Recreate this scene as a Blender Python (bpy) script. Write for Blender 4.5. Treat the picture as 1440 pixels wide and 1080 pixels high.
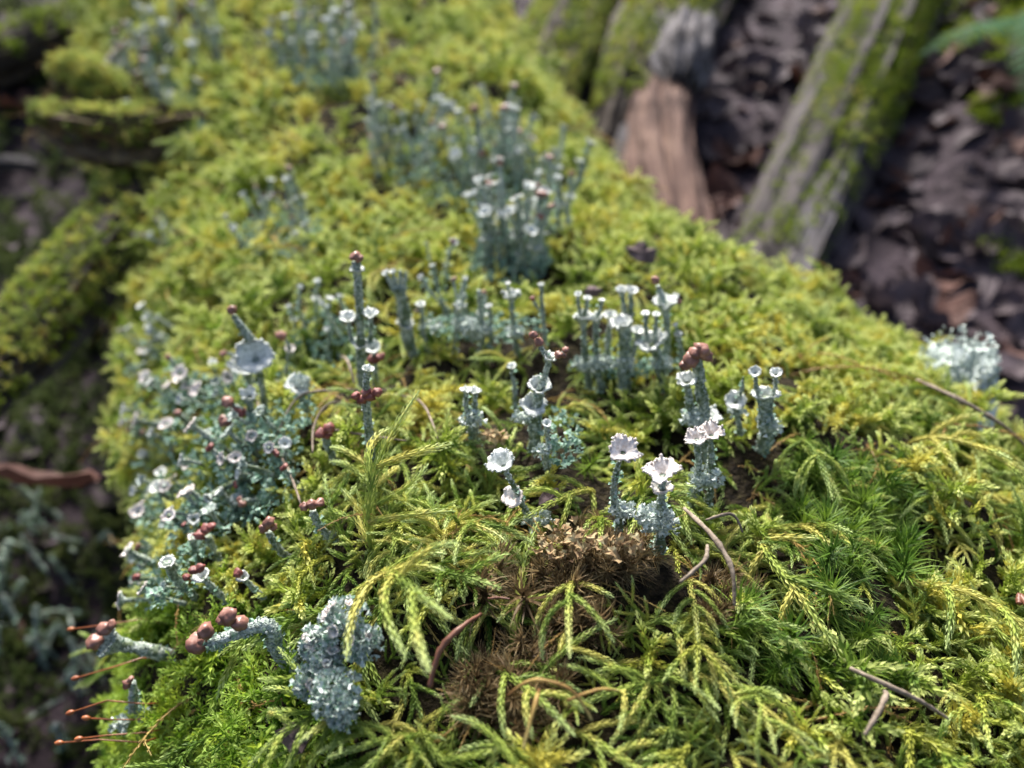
import bpy, math, random
import numpy as np
from mathutils import Vector, Matrix, Quaternion, noise
from mathutils.bvhtree import BVHTree

random.seed(11)
R = math.radians
sc = bpy.context.scene
for o in list(bpy.data.objects):
    bpy.data.objects.remove(o)

# ------------------------------------------------------------------ camera, sky, sun, exposure
CAM_H, TILT, FPX = 0.135, R(30), 1040.0          # metres above the near log top, downward tilt, focal length in photo pixels (1440 wide)
cam = bpy.data.cameras.new('camera')
cam.lens, cam.sensor_width = 26.0, 36.0
cam.clip_start, cam.clip_end = 0.004, 200.0
cam.dof.use_dof = True
cam.dof.focus_distance = 0.184
cam.dof.aperture_fstop = 7.6
cam.dof.aperture_blades = 0
camo = bpy.data.objects.new('camera', cam)
sc.collection.objects.link(camo)
camo.location = (0, 0, CAM_H)
camo.rotation_euler = (R(90) - TILT, 0, 0)
sc.camera = camo

SUN_EL, SUN_AZ = 48, -14                          # azimuth from +Y (ahead of the camera) towards +X
world = bpy.data.worlds.new('World')
sc.world = world
world.use_nodes = True
wn, wl = world.node_tree.nodes, world.node_tree.links
sky = wn.new('ShaderNodeTexSky')
sky.sky_type = 'NISHITA'
sky.sun_disc = False
sky.sun_elevation = R(SUN_EL)
sky.sun_rotation = R(SUN_AZ)
sky.dust_density = 4.0
sky.ozone_density = 0.6
wl.new(sky.outputs[0], wn['Background'].inputs[0])
wn['Background'].inputs[1].default_value = 0.05
sun = bpy.data.lights.new('sun', 'SUN')
sun.energy = 2.6
sun.angle = R(16)
sun.color = (1.0, 0.97, 0.92)
suno = bpy.data.objects.new('sun', sun)
sc.collection.objects.link(suno)
sd = Vector((math.sin(R(SUN_AZ)) * math.cos(R(SUN_EL)), math.cos(R(SUN_AZ)) * math.cos(R(SUN_EL)), math.sin(R(SUN_EL))))
suno.rotation_euler = sd.to_track_quat('Z', 'Y').to_euler()
sc.view_settings.view_transform = 'Standard'
sc.view_settings.look = 'None'
sc.view_settings.exposure = 2.15
sc.view_settings.gamma = 1.0
sc.cycles.use_denoising = True
sc.cycles.max_bounces = 6
sc.cycles.diffuse_bounces = 4
sc.cycles.transmission_bounces = 4
sc.cycles.use_adaptive_sampling = False

# ------------------------------------------------------------------ pixel <-> space
CT, SN = math.cos(TILT), math.sin(TILT)
CAMP = Vector((0, 0, CAM_H))

def project(p):
    x, y, z = p[0], p[1], p[2] - CAM_H
    f = y * CT - z * SN
    if f < 1e-4:
        return (-9999, -9999, f)
    return (720 + FPX * x / f, 540 - FPX * (y * SN + z * CT) / f, f)

def ray(px, py):
    a, b = (px - 720) / FPX, (540 - py) / FPX
    return Vector((a, CT + b * SN, -SN + b * CT))       # unit depth along the optical axis

def at(px, py, f):
    return CAMP + ray(px, py) * f

MARKS = [(640, 920, 'the flat red needle'), (490, 930, 'the frosted crust lichen'), (745, 720, 'the bent white cup'), (900, 720, 'the pinkish cups'), (1005, 815, 'the knobbly slanting twig'),
    (985, 560, 'the salmon knobbed lichen'), (1078, 570, 'the forked twin cup lichen'), (880, 470, 'the row of toothed cups'), (1425, 880, 'the rust coloured needle'), (1230, 990, 'the forked grey twig'),
    (1350, 580, 'the pale crusted stub'), (770, 1010, 'the forked wiry strand'), (905, 370, 'the purple bark scrap'), (515, 590, 'the red ringed stalk'), (358, 500, 'the large pale funnel'),
    (320, 890, 'the long knobbed lichen arm'), (160, 900, 'the hollow lichen trumpet'), (665, 580, 'the two small white cups'), (405, 1035, 'the dark wood scrap'), (757, 560, 'the stacked funnels'),
    (290, 755, 'the three rusty knobs'), (160, 680, 'the folded red leaf'), (380, 750, 'the tan knobbed lichen'), (440, 715, 'the flat orange headed lichen'), (185, 985, 'the red bristles'), (460, 610, 'the crimson knobs')]

def near_mark(px, py):
    return min(MARKS, key=lambda m: (m[0] - px) ** 2 + (m[1] - py) ** 2)[2]

# ------------------------------------------------------------------ mesh and object helpers
class MB:
    def __init__(s):
        s.v, s.f, s.t, s.m, s.uv = [], [], [], [], []
    def vert(s, p, t=0.0, uv=(0, 0)):
        s.v.append((p[0], p[1], p[2])); s.t.append(t); s.uv.append(uv)
        return len(s.v) - 1
    def face(s, idx, m=0):
        s.f.append(tuple(idx)); s.m.append(m)
    def add(s, o):
        n = len(s.v)
        s.v += o.v; s.t += o.t; s.m += o.m; s.uv += o.uv
        s.f += [tuple(i + n for i in f) for f in o.f]
    def tube(s, pts, rad, seg=6, t0=0.0, t1=1.0, cap=True, m=0, wob=None):
        pts = [Vector(p) for p in pts]
        n = len(pts)
        rings = []
        up = None
        for i, p in enumerate(pts):
            tg = (pts[min(i + 1, n - 1)] - pts[max(i - 1, 0)])
            tg = tg.normalized() if tg.length > 1e-9 else Vector((0, 0, 1))
            if up is None:
                up = tg.orthogonal().normalized()
            up = (up - tg * up.dot(tg))
            up = up.normalized() if up.length > 1e-9 else tg.orthogonal().normalized()
            bn = tg.cross(up)
            r = rad[i] if hasattr(rad, '__len__') else rad
            tt = t0 + (t1 - t0) * i / max(1, n - 1)
            ring = []
            for k in range(seg):
                a = 2 * math.pi * k / seg
                rr = r * (wob(i / max(1, n - 1), a) if wob else 1)
                ring.append(s.vert(p + (up * math.cos(a) + bn * math.sin(a)) * rr, tt, (k / seg, tt)))
            rings.append(ring)
        for i in range(n - 1):
            for k in range(seg):
                s.face((rings[i][k], rings[i][(k + 1) % seg], rings[i + 1][(k + 1) % seg], rings[i + 1][k]), m)
        if cap:
            s.face(tuple(rings[0][::-1]), m)
            s.face(tuple(rings[-1]), m)
        return rings
    def mesh(s, name, mats, smooth=False):
        me = bpy.data.meshes.new(name)
        me.from_pydata(s.v, [], s.f)
        for m in (mats if isinstance(mats, (list, tuple)) else [mats]):
            me.materials.append(m)
        if any(s.m):
            me.polygons.foreach_set('material_index', s.m)
        at_ = me.attributes.new('t', 'FLOAT', 'POINT')
        at_.data.foreach_set('value', s.t)
        if any(u != (0, 0) for u in s.uv):
            uvl = me.uv_layers.new(name='UVMap')
            li = np.zeros(len(me.loops), dtype=np.int32)
            me.loops.foreach_get('vertex_index', li)
            uvl.data.foreach_set('uv', np.array(s.uv, dtype=np.float32)[li].ravel())
        if smooth:
            me.polygons.foreach_set('use_smooth', [True] * len(me.polygons))
        me.update()
        return me

def link(name, me, parent=None, label=None, cat=None, group=None, kind=None):
    o = bpy.data.objects.new(name, me)
    sc.collection.objects.link(o)
    if parent is not None:
        o.parent = parent
    for k, v in (('label', label), ('category', cat), ('group', group), ('kind', kind)):
        if v:
            o[k] = v
    return o

def rnd(a, b):
    return random.uniform(a, b)

def fbm(p, s, oct=3):
    v, a = 0.0, 1.0
    p = Vector(p) * s
    for _ in range(oct):
        v += a * noise.noise(p)
        p = p * 2.03 + Vector((7.1, 3.3, 5.7)); a *= 0.5
    return v

def rotvec(dx, dy, dz):
    return Vector((dx, dy, dz))

# ------------------------------------------------------------------ materials
def new_mat(name):
    m = bpy.data.materials.new(name)
    m.use_nodes = True
    m.node_tree.nodes.clear()
    return m, m.node_tree.nodes, m.node_tree.links

def ramp(n, stops):
    r = n.new('ShaderNodeValToRGB')
    el = r.color_ramp.elements
    while len(el) < len(stops):
        el.new(0.5)
    for e, (p, c) in zip(el, stops):
        e.position = p
        e.color = (*c, 1)
    return r

def mixc(n, l, fac, a, b, mode='MIX'):
    m = n.new('ShaderNodeMix')
    m.data_type = 'RGBA'
    m.blend_type = mode
    for sock, v in ((m.inputs[0], fac), (m.inputs[6], a), (m.inputs[7], b)):
        if hasattr(v, 'is_linked') or hasattr(v, 'links'):
            l.new(v, sock)
        elif isinstance(v, (int, float)):
            sock.default_value = v
        else:
            sock.default_value = (*v, 1)
    return m.outputs[2]

def tex_noise(n, l, vec, scale, detail=3, rough=0.55):
    t = n.new('ShaderNodeTexNoise')
    t.inputs['Scale'].default_value = scale
    t.inputs['Detail'].default_value = detail
    t.inputs['Roughness'].default_value = rough
    if vec is not None:
        l.new(vec, t.inputs['Vector'])
    return t

def moss_mat(name, lo, mid, hi, tip, old, trans=0.4, patch=45.0, old_to=0.35, rough=0.5):
    """leaf of a moss: colour from the patch it grows in, a random of its own, brown at the old foot, pale at the growing tip"""
    m, n, l = new_mat(name)
    geo = n.new('ShaderNodeNewGeometry')
    n1 = tex_noise(n, l, geo.outputs['Position'], patch, 3)
    n2 = tex_noise(n, l, geo.outputs['Position'], patch * 6, 2)
    oi = n.new('ShaderNodeObjectInfo')
    add = n.new('ShaderNodeMath'); add.operation = 'MULTIPLY_ADD'
    l.new(n2.outputs['Fac'], add.inputs[0]); add.inputs[1].default_value = 0.45
    l.new(n1.outputs['Fac'], add.inputs[2])
    add2 = n.new('ShaderNodeMath'); add2.operation = 'MULTIPLY_ADD'
    l.new(oi.outputs['Random'], add2.inputs[0]); add2.inputs[1].default_value = 0.30
    l.new(add.outputs[0], add2.inputs[2])
    rp = ramp(n, [(0.66, lo), (0.88, mid), (1.12 if False else 1.0, hi)])
    l.new(add2.outputs[0], rp.inputs[0])
    at_ = n.new('ShaderNodeAttribute'); at_.attribute_name = 't'
    r1 = ramp(n, [(0.0, (1, 1, 1)), (old_to, (0, 0, 0))])
    l.new(at_.outputs['Fac'], r1.inputs[0])
    c = mixc(n, l, r1.outputs[0], rp.outputs[0], old)
    r2 = ramp(n, [(0.70, (0, 0, 0)), (1.0, (1, 1, 1))])
    l.new(at_.outputs['Fac'], r2.inputs[0])
    c = mixc(n, l, r2.outputs[0], c, tip)
    p = n.new('ShaderNodeBsdfPrincipled')
    l.new(c, p.inputs['Base Color'])
    p.inputs['Roughness'].default_value = rough
    p.inputs['Specular IOR Level'].default_value = 0.18
    tr = n.new('ShaderNodeBsdfTranslucent')
    l.new(c, tr.inputs['Color'])
    mx = n.new('ShaderNodeMixShader'); mx.inputs[0].default_value = trans
    l.new(p.outputs[0], mx.inputs[1]); l.new(tr.outputs[0], mx.inputs[2])
    out = n.new('ShaderNodeOutputMaterial')
    l.new(mx.outputs[0], out.inputs[0])
    return m

def solid_mat(name, stops, scale, rough=0.7, spec=0.3, bump=0.0, bscale=None, bdist=0.0003, obj_coord=False, trans=0.0, stretch=None, uv=False, vor=False):
    m, n, l = new_mat(name)
    if uv or obj_coord:
        tc = n.new('ShaderNodeTexCoord')
        vec = tc.outputs['UV' if uv else 'Object']
    else:
        vec = n.new('ShaderNodeNewGeometry').outputs['Position']
    if stretch:
        mp = n.new('ShaderNodeMapping'); mp.inputs['Scale'].default_value = stretch
        l.new(vec, mp.inputs['Vector']); vec = mp.outputs[0]
    nt = tex_noise(n, l, vec, scale, 4)
    rp = ramp(n, stops)
    l.new(nt.outputs['Fac'], rp.inputs[0])
    p = n.new('ShaderNodeBsdfPrincipled')
    l.new(rp.outputs[0], p.inputs['Base Color'])
    p.inputs['Roughness'].default_value = rough
    p.inputs['Specular IOR Level'].default_value = spec
    if bump:
        if vor:
            b = n.new('ShaderNodeTexVoronoi'); b.inputs['Scale'].default_value = bscale; l.new(vec, b.inputs['Vector']); bo = b.outputs['Distance']
        else:
            b = tex_noise(n, l, vec, bscale or scale * 4, 4); bo = b.outputs['Fac']
        bp = n.new('ShaderNodeBump'); bp.inputs['Strength'].default_value = bump; bp.inputs['Distance'].default_value = bdist
        bp.invert = vor
        l.new(bo, bp.inputs['Height'])
        l.new(bp.outputs[0], p.inputs['Normal'])
    out = n.new('ShaderNodeOutputMaterial')
    if trans:
        tr = n.new('ShaderNodeBsdfTranslucent'); l.new(rp.outputs[0], tr.inputs['Color'])
        mx = n.new('ShaderNodeMixShader'); mx.inputs[0].default_value = trans
        l.new(p.outputs[0], mx.inputs[1]); l.new(tr.outputs[0], mx.inputs[2])
        l.new(mx.outputs[0], out.inputs[0])
    else:
        l.new(p.outputs[0], out.inputs[0])
    return m

M_FEATHER = moss_mat('feather_moss', (0.05, 0.11, 0.014), (0.20, 0.29, 0.045), (0.40, 0.42, 0.075), (0.50, 0.60, 0.22), (0.09, 0.06, 0.02), 0.28, old_to=.25)
M_BUSHY = moss_mat('bushy_moss', (0.09, 0.16, 0.020), (0.32, 0.40, 0.055), (0.52, 0.47, 0.085), (0.60, 0.65, 0.24), (0.13, 0.085, 0.025), 0.34, 30, old_to=.25)
M_CURLY = moss_mat('curly_moss', (0.08, 0.18, 0.015), (0.23, 0.37, 0.03), (0.36, 0.46, 0.045), (0.40, 0.54, 0.12), (0.12, 0.12, 0.02), 0.4, 60)
M_STAR = moss_mat('star_moss', (0.030, 0.075, 0.010), (0.075, 0.15, 0.018), (0.16, 0.25, 0.028), (0.24, 0.34, 0.07), (0.03, 0.035, 0.01), 0.3, 80, 0.2)
M_BROWN = moss_mat('withered_moss', (0.07, 0.045, 0.022), (0.16, 0.105, 0.05), (0.29, 0.21, 0.10), (0.40, 0.32, 0.17), (0.04, 0.018, 0.01), 0.3, 90, 0.3)
M_LONG = moss_mat('cord_moss', (0.13, 0.20, 0.035), (0.34, 0.41, 0.085), (0.49, 0.46, 0.12), (0.52, 0.62, 0.26), (0.14, 0.09, 0.03), 0.26, 50)
M_TAN = moss_mat('tan_dead_moss', (0.22, 0.13, 0.045), (0.36, 0.23, 0.08), (0.46, 0.33, 0.11), (0.48, 0.42, 0.17), (0.15, 0.07, 0.03), 0.3, 70)
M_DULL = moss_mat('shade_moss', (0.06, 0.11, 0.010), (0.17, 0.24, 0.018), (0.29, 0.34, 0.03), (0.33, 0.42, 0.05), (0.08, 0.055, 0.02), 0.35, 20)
M_LICHEN = solid_mat('lichen_bark', [(0.34, (0.15, 0.185, 0.155)), (0.46, (0.29, 0.345, 0.30)), (0.56, (0.44, 0.50, 0.45)), (0.68, (0.68, 0.71, 0.67))], 1300, 0.85, 0.15, 1.0, 2600, 0.0003, vor=True)
M_STALK = solid_mat('lichen_stalk', [(0.34, (0.10, 0.135, 0.10)), (0.46, (0.235, 0.285, 0.23)), (0.56, (0.40, 0.45, 0.385)), (0.67, (0.68, 0.70, 0.65))], 1100, 0.85, 0.15, 1.0, 2400, 0.0003, vor=True)
_n, _l = M_STALK.node_tree.nodes, M_STALK.node_tree.links
_p = next(x for x in _n if x.type == 'BSDF_PRINCIPLED')
_c = _p.inputs['Base Color'].links[0].from_socket
_t = tex_noise(_n, _l, _n.new('ShaderNodeNewGeometry').outputs['Position'], 260, 2)
_r = ramp(_n, [(0.46, (0, 0, 0)), (0.62, (1, 1, 1))]); _l.new(_t.outputs['Fac'], _r.inputs[0])
_l.new(mixc(_n, _l, _r.outputs[0], _c, (0.11, 0.145, 0.075)), _p.inputs['Base Color'])
M_INNER = solid_mat('lichen_cup_inside', [(0.35, (0.42, 0.45, 0.40)), (0.6, (0.74, 0.75, 0.71))], 900, 0.85, 0.1, 0.8, 2500, 0.0002)
M_PINKCUP = solid_mat('lichen_cup_pinkish', [(0.35, (0.50, 0.43, 0.38)), (0.6, (0.78, 0.73, 0.69))], 900, 0.85, 0.1, 0.8, 2500, 0.0002)
M_FRUIT = solid_mat('lichen_fruit', [(0.3, (0.13, 0.055, 0.040)), (0.55, (0.25, 0.115, 0.085)), (0.72, (0.38, 0.22, 0.17))], 420, 0.42, 0.4, 0.3, 1800, 0.0001)
M_REDFRUIT = solid_mat('lichen_fruit_red', [(0.3, (0.10, 0.024, 0.020)), (0.55, (0.21, 0.060, 0.050)), (0.72, (0.34, 0.16, 0.13))], 420, 0.55, 0.4, 0.3, 1800, 0.0001)
M_SCALE = solid_mat('lichen_scale', [(0.3, (0.09, 0.19, 0.12)), (0.5, (0.20, 0.32, 0.24)), (0.7, (0.48, 0.57, 0.50))], 900, 0.8, 0.2, trans=0.15)
M_BROWNSCALE = solid_mat('old_scale', [(0.3, (0.18, 0.10, 0.06)), (0.5, (0.33, 0.23, 0.12)), (0.7, (0.42, 0.40, 0.24))], 500, 0.8, 0.2, trans=0.15)
M_PEAT = solid_mat('log_peat', [(0.35, (0.008, 0.006, 0.004)), (0.55, (0.026, 0.020, 0.011)), (0.75, (0.055, 0.050, 0.018))], 350, 0.9, 0.1, 1.0, 500, 0.004)
M_SOIL = solid_mat('forest_floor', [(0.25, (0.012, 0.008, 0.010)), (0.5, (0.032, 0.022, 0.027)), (0.62, (0.058, 0.042, 0.050)), (0.8, (0.095, 0.073, 0.085))], 14, 0.9, 0.2, 0.9, 60, 0.01)  # dark humus, its tone also standing in for the shade of unbuilt trees
M_LITTER = [solid_mat('leaf_litter_' + str(i), s, 40, 0.75, 0.3, 0.5, 90, 0.002, obj_coord=True, trans=0.1) for i, s in enumerate([
    [(0.3, (0.036, 0.024, 0.028)), (0.7, (0.078, 0.056, 0.064))],
    [(0.3, (0.024, 0.015, 0.019)), (0.7, (0.058, 0.039, 0.046))],
    [(0.3, (0.050, 0.035, 0.040)), (0.7, (0.105, 0.080, 0.090))],
    [(0.3, (0.052, 0.021, 0.016)), (0.7, (0.105, 0.046, 0.034))]])]
M_ORANGE = solid_mat('orange_leaf', [(0.3, (0.30, 0.13, 0.03)), (0.7, (0.48, 0.25, 0.06))], 40, 0.7, 0.3, trans=0.2)
M_GREYWOOD = solid_mat('weathered_wood', [(0.30, (0.028, 0.022, 0.022)), (0.48, (0.085, 0.075, 0.078)), (0.72, (0.22, 0.205, 0.22))], 7, 0.8, 0.2, 0.9, 14, 0.006, uv=True, stretch=(6, .5, 1))
M_REDWOOD = solid_mat('rotten_red_wood', [(0.28, (0.035, 0.018, 0.014)), (0.5, (0.10, 0.055, 0.043)), (0.74, (0.24, 0.155, 0.115))], 7, 0.85, 0.2, 0.9, 14, 0.006, uv=True, stretch=(6, .5, 1))
M_DARKWOOD = solid_mat('dark_bark', [(0.28, (0.018, 0.014, 0.012)), (0.5, (0.05, 0.038, 0.03)), (0.74, (0.12, 0.095, 0.08))], 7, 0.85, 0.2, 0.9, 14, 0.006, uv=True, stretch=(4, 1.4, 1))
M_ROOT = solid_mat('old_root', [(0.30, (0.014, 0.011, 0.010)), (0.48, (0.042, 0.034, 0.032)), (0.72, (0.115, 0.10, 0.10))], 7, 0.8, 0.2, 0.9, 14, 0.006, uv=True, stretch=(6, .5, 1))
M_FROST = solid_mat('frosted_lichen', [(0.34, (0.26, 0.32, 0.29)), (0.5, (0.48, 0.54, 0.50)), (0.66, (0.74, 0.77, 0.75))], 1000, 0.85, 0.15)
M_STUB = solid_mat('stub_bark', [(0.30, (0.035, 0.024, 0.016)), (0.5, (0.10, 0.070, 0.045)), (0.74, (0.22, 0.17, 0.11))], 7, 0.85, 0.15, 0.9, 14, 0.006, uv=True, stretch=(5, .8, 1))
M_TWIG = solid_mat('twig', [(0.3, (0.10, 0.075, 0.055)), (0.7, (0.27, 0.22, 0.17))], 500, 0.8, 0.2, 0.6, 900, 0.0005)
M_NEEDLE = solid_mat('dead_needle', [(0.3, (0.10, 0.036, 0.022)), (0.7, (0.19, 0.080, 0.048))], 300, 0.5, 0.4)
M_SETA = solid_mat('red_seta', [(0.3, (0.20, 0.045, 0.015)), (0.7, (0.38, 0.13, 0.04))], 300, 0.4, 0.5)
M_FERN = solid_mat('fern_green', [(0.3, (0.025, 0.075, 0.028)), (0.7, (0.055, 0.13, 0.05))], 60, 0.7, 0.1, trans=0.25)
M_SCRAP = solid_mat('bark_scrap', [(0.3, (0.05, 0.032, 0.034)), (0.7, (0.17, 0.12, 0.12))], 150, 0.8, 0.25, 0.6, 500, 0.001)

# ------------------------------------------------------------------ the fallen log
ST = np.array([  # y, centre x, top z, half width left, half width right, half height
    [-.30, .020, -.220, .135, .200, .15], [.00, .020, -.062, .135, .205, .15], [.08, .020, -.021, .140, .205, .15], [.13, .020, -.006, .142, .205, .15],
    [.18, .020, .000, .160, .210, .15], [.26, .015, .002, .182, .232, .15], [.31, .005, .006, .202, .240, .14],
    [.36, -.010, .010, .206, .232, .14], [.40, -.025, .012, .206, .195, .14], [.44, -.040, .014, .206, .162, .14],
    [.52, -.070, .025, .205, .175, .14], [.62, -.105, .046, .212, .195, .15], [.80, -.175, .090, .250, .230, .16],
    [1.1, -.290, .175, .290, .275, .18], [1.6, -.480, .325, .24, .335, .20], [2.6, -.860, .625, .26, .36, .22]])
NS = 420
ys = np.concatenate([np.linspace(-.28, 0.6, 260), np.linspace(0.605, 2.5, NS - 260)])
TB = np.array([np.interp(ys, ST[:, 0], ST[:, i]) for i in range(6)]).T
ker = np.ones(11) / 11
for i in range(1, 6):
    TB[5:-5, i] = np.convolve(TB[:, i], ker, 'valid')
NA = 150
AN = np.linspace(-2.5, 2.5, NA)

def log_point(row, a, off):
    y, c, z, wlft, wrgt, b = row
    w = (wlft if a < 0 else wrgt) + off
    sa, ca = math.sin(a), math.cos(a)
    return Vector((c + w * math.copysign(abs(sa) ** .85, sa), y, z + off - (b + off) * (1 - math.copysign(abs(ca) ** .85, ca))))

def lump(p):
    v = 0.013 * fbm(p, 11, 3) + 0.010 * fbm(p, 28, 2)
    px, py, f = project(p)
    # the hollow below the lichens where the moss has withered
    d = ((px - 770) / 130) ** 2 + ((py - 880) / 170) ** 2
    if f > 0 and d < 3:
        v -= 0.007 * math.exp(-d)
    return v

def log_mesh(off, name):
    vs = []
    for row in TB:
        for a in AN:
            p = log_point(row, a, off)
            c = Vector((row[1], row[0], row[2] - row[5]))
            vs.append(p + (p - c).normalized() * lump(p))
    fs = []
    for i in range(NS - 1):
        for j in range(NA - 1):
            q = i * NA + j
            fs.append((q, q + 1, q + NA + 1, q + NA))
    return vs, fs

LV, LF = log_mesh(0.0, 'log')
MV = None
lm = bpy.data.meshes.new('fallen_log')
lm.from_pydata(LV, [], LF)
lm.materials.append(M_PEAT)
lm.polygons.foreach_set('use_smooth', [True] * len(lm.polygons))
fallen_log = link('fallen_log', lm, None, 'thick fallen log wrapped in moss with cup lichens growing along its top', 'log')
log_bvh = BVHTree.FromPolygons(LV, LF)
# the top of the moss, a little above the wood, is where lichens seem to start
lnv = np.array([v.normal[:] for v in lm.vertices])
top_vs = [Vector(v) + Vector(n) * 0.010 for v, n in zip(LV, lnv)]
if lnv[NA * 200 + NA // 2][2] < 0:
    lm.flip_normals()
    lnv = -lnv
    top_vs = [Vector(v) + Vector(n) * 0.010 for v, n in zip(LV, lnv)]
top_bvh = BVHTree.FromPolygons(top_vs, LF)

def hit(px, py, bvh=None):
    d = ray(px, py).normalized()
    loc, nor, _i, _d = (bvh or top_bvh).ray_cast(CAMP, d)
    if loc is None:
        return None, None
    if nor.dot(d) > 0:
        nor = -nor
    return loc, nor

# ------------------------------------------------------------------ forest floor
def ground_z(x, y):
    z = -0.27 + 0.30 * max(0.0, y - 0.35) - 0.02 * min(0, y)
    z += 0.05 * fbm((x, y, 0), 2.2, 3) + 0.02 * fbm((x, y, 3), 7, 2)
    if x > 0.45:
        z += 0.34 * (1 - math.exp(-((x - 0.45) ** 2) / 0.18)) * min(1.0, max(0.0, (y + .3)))
    if x < -0.25:
        z += 0.07 * (1 - math.exp(-((x + 0.25) ** 2) / 0.03))
    return z

def floor_mesh():
    ax = np.concatenate([-np.geomspace(40, 2.05, 14), np.linspace(-2, 2, 130), np.geomspace(2.05, 40, 14)])
    ay = np.concatenate([-np.geomspace(20, .55, 10), np.linspace(-.5, 3.0, 120), np.geomspace(3.05, 60, 16)])
    vs = [(x, y, ground_z(x, y)) for y in ay for x in ax]
    n = len(ax)
    fs = [(i * n + j, i * n + j + 1, (i + 1) * n + j + 1, (i + 1) * n + j) for i in range(len(ay) - 1) for j in range(n - 1)]
    return vs, fs

GV, GF = floor_mesh()
gm = bpy.data.meshes.new('forest_floor')
gm.from_pydata(GV, [], GF)
gm.materials.append(M_SOIL)
gm.polygons.foreach_set('use_smooth', [True] * len(gm.polygons))
link('forest_floor', gm, kind='structure')
floor_bvh = BVHTree.FromPolygons(GV, GF)

# ------------------------------------------------------------------ moss shoots
def leaf(mb, b, d, side, nrm, ln, w, t, bend=0.0):
    """a small keeled leaf: two faces folded along the midrib"""
    tip = b + d * ln + nrm * (bend * ln)
    mid = b + d * (ln * 0.42) + nrm * (ln * 0.10)
    i0 = mb.vert(b, t); i1 = mb.vert(mid + side * w, t); i2 = mb.vert(tip, min(1, t + 0.08)); i3 = mb.vert(mid - side * w, t)
    mb.face((i0, i1, i2)); mb.face((i0, i2, i3))

def resample(pts, step):
    out, tang, acc = [], [], 0.0
    for a, b in zip(pts[:-1], pts[1:]):
        L = (b - a).length
        while acc < L:
            out.append(a.lerp(b, acc / L)); tang.append((b - a).normalized())
            acc += step
        acc -= L
    return out, tang

def curve_pts(p, d, ln, bend, n=9, jit=0.25, rngv=None):
    """a bending line from p along d; bend is a vector that turns the direction as it goes"""
    pts = [p.copy()]
    d = d.normalized()
    for i in range(n):
        d = (d + bend * (1.0 / n) + Vector((rnd(-1, 1), rnd(-1, 1), rnd(-1, 1))) * jit / n).normalized()
        pts.append(pts[-1] + d * (ln / n))
    return pts

def cord(mb, pts, ll, lw, step, t0, t1, spread=0.55, rs=0.00022, bend=0.12):
    P, T = resample(pts, step)
    n = len(P)
    ang = rnd(0, 6.28)
    mb.tube(pts, [rs * (1 - 0.6 * i / (len(pts) - 1)) for i in range(len(pts))], 5, t0, t1 * .9, cap=False)
    for i, (p, tg) in enumerate(zip(P, T)):
        u = i / max(1, n - 1)
        ang += 2.4
        o1 = tg.orthogonal().normalized(); o2 = tg.cross(o1)
        rad = o1 * math.cos(ang) + o2 * math.sin(ang)
        s = rnd(0.8, 1.15) * (1.0 if u < 0.7 else 1.0 - 0.55 * (u - 0.7) / 0.3)
        sp = spread * (1.0 if u < 0.8 else 0.6) * rnd(0.75, 1.25)
        d = (tg * math.cos(sp) + rad * math.sin(sp)).normalized()
        nn = (rad * math.cos(sp) - tg * math.sin(sp)).normalized()
        leaf(mb, p + rad * rs, d, d.cross(nn), nn, ll * s, lw * s, t0 + (t1 - t0) * u, rnd(-bend, bend * 1.6))
    for k in range(3):                                   # closing bud
        a = k * 2.1
        tg = T[-1]; o1 = tg.orthogonal().normalized(); o2 = tg.cross(o1)
        rad = o1 * math.cos(a) + o2 * math.sin(a)
        leaf(mb, P[-1], (tg + rad * 0.15).normalized(), tg.cross(rad).normalized(), rad, ll * 0.7, lw * 0.5, t1, 0)

def shoot_arch():
    stem = MB(); brs = []
    ln = rnd(.017, .027)
    d = Vector((rnd(.2, .7), rnd(-.25, .25), 1))
    pts = curve_pts(Vector((0, 0, -.002)), d, ln, Vector((rnd(1.0, 2.2), rnd(-.6, .6), rnd(-1.9, -.6))), 12)
    cord(stem, pts, .0013, .00024, .00018, 0.15, 0.95, 0.30, .00032)
    n = random.randint(4, 7)
    for i in range(n):
        u = 0.22 + 0.66 * i / n + rnd(-.04, .04)
        k = min(len(pts) - 2, int(u * (len(pts) - 1)))
        tg = (pts[k + 1] - pts[k]).normalized()
        side = tg.cross(Vector((0, 0, 1))).normalized() * (1 if i % 2 else -1)
        b = MB()
        bl = rnd(.005, .0105) * (1.1 - 0.5 * abs(u - .5))
        bp = curve_pts(pts[k], tg * rnd(.3, .9) + side * rnd(.6, 1.0) + Vector((0, 0, rnd(-.1, .5))), bl, Vector((.5, 0, rnd(-1.3, -.2))), 7)
        cord(b, bp, .0012, .00022, .00017, u * .5, 1.0, 0.30, .00026)
        brs.append(b)
    return stem, brs

def shoot_bushy():
    stem = MB(); brs = []
    ln = rnd(.011, .017)
    pts = curve_pts(Vector((0, 0, -.002)), Vector((rnd(-.3, .3), rnd(-.3, .3), 1)), ln, Vector((rnd(-.3, .9), rnd(-.6, .6), 0)), 9)
    cord(stem, pts, .0018, .00040, .00027, 0.1, 1.0, 0.5, .0003)
    n = random.randint(5, 8)
    for i in range(n):
        u = 0.30 + 0.62 * i / n
        k = min(len(pts) - 2, int(u * (len(pts) - 1)))
        a = i * 2.4 + rnd(-.4, .4)
        b = MB()
        bl = rnd(.0045, .0095) * (1.25 - .6 * u)
        bp = curve_pts(pts[k], Vector((math.cos(a), math.sin(a), rnd(.3, .9))), bl, Vector((0, 0, rnd(-1.2, .4))), 6)
        cord(b, bp, .0016, .00037, .00027, u * .55, 1.0, 0.44, .00024)
        brs.append(b)
    return stem, brs

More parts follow.
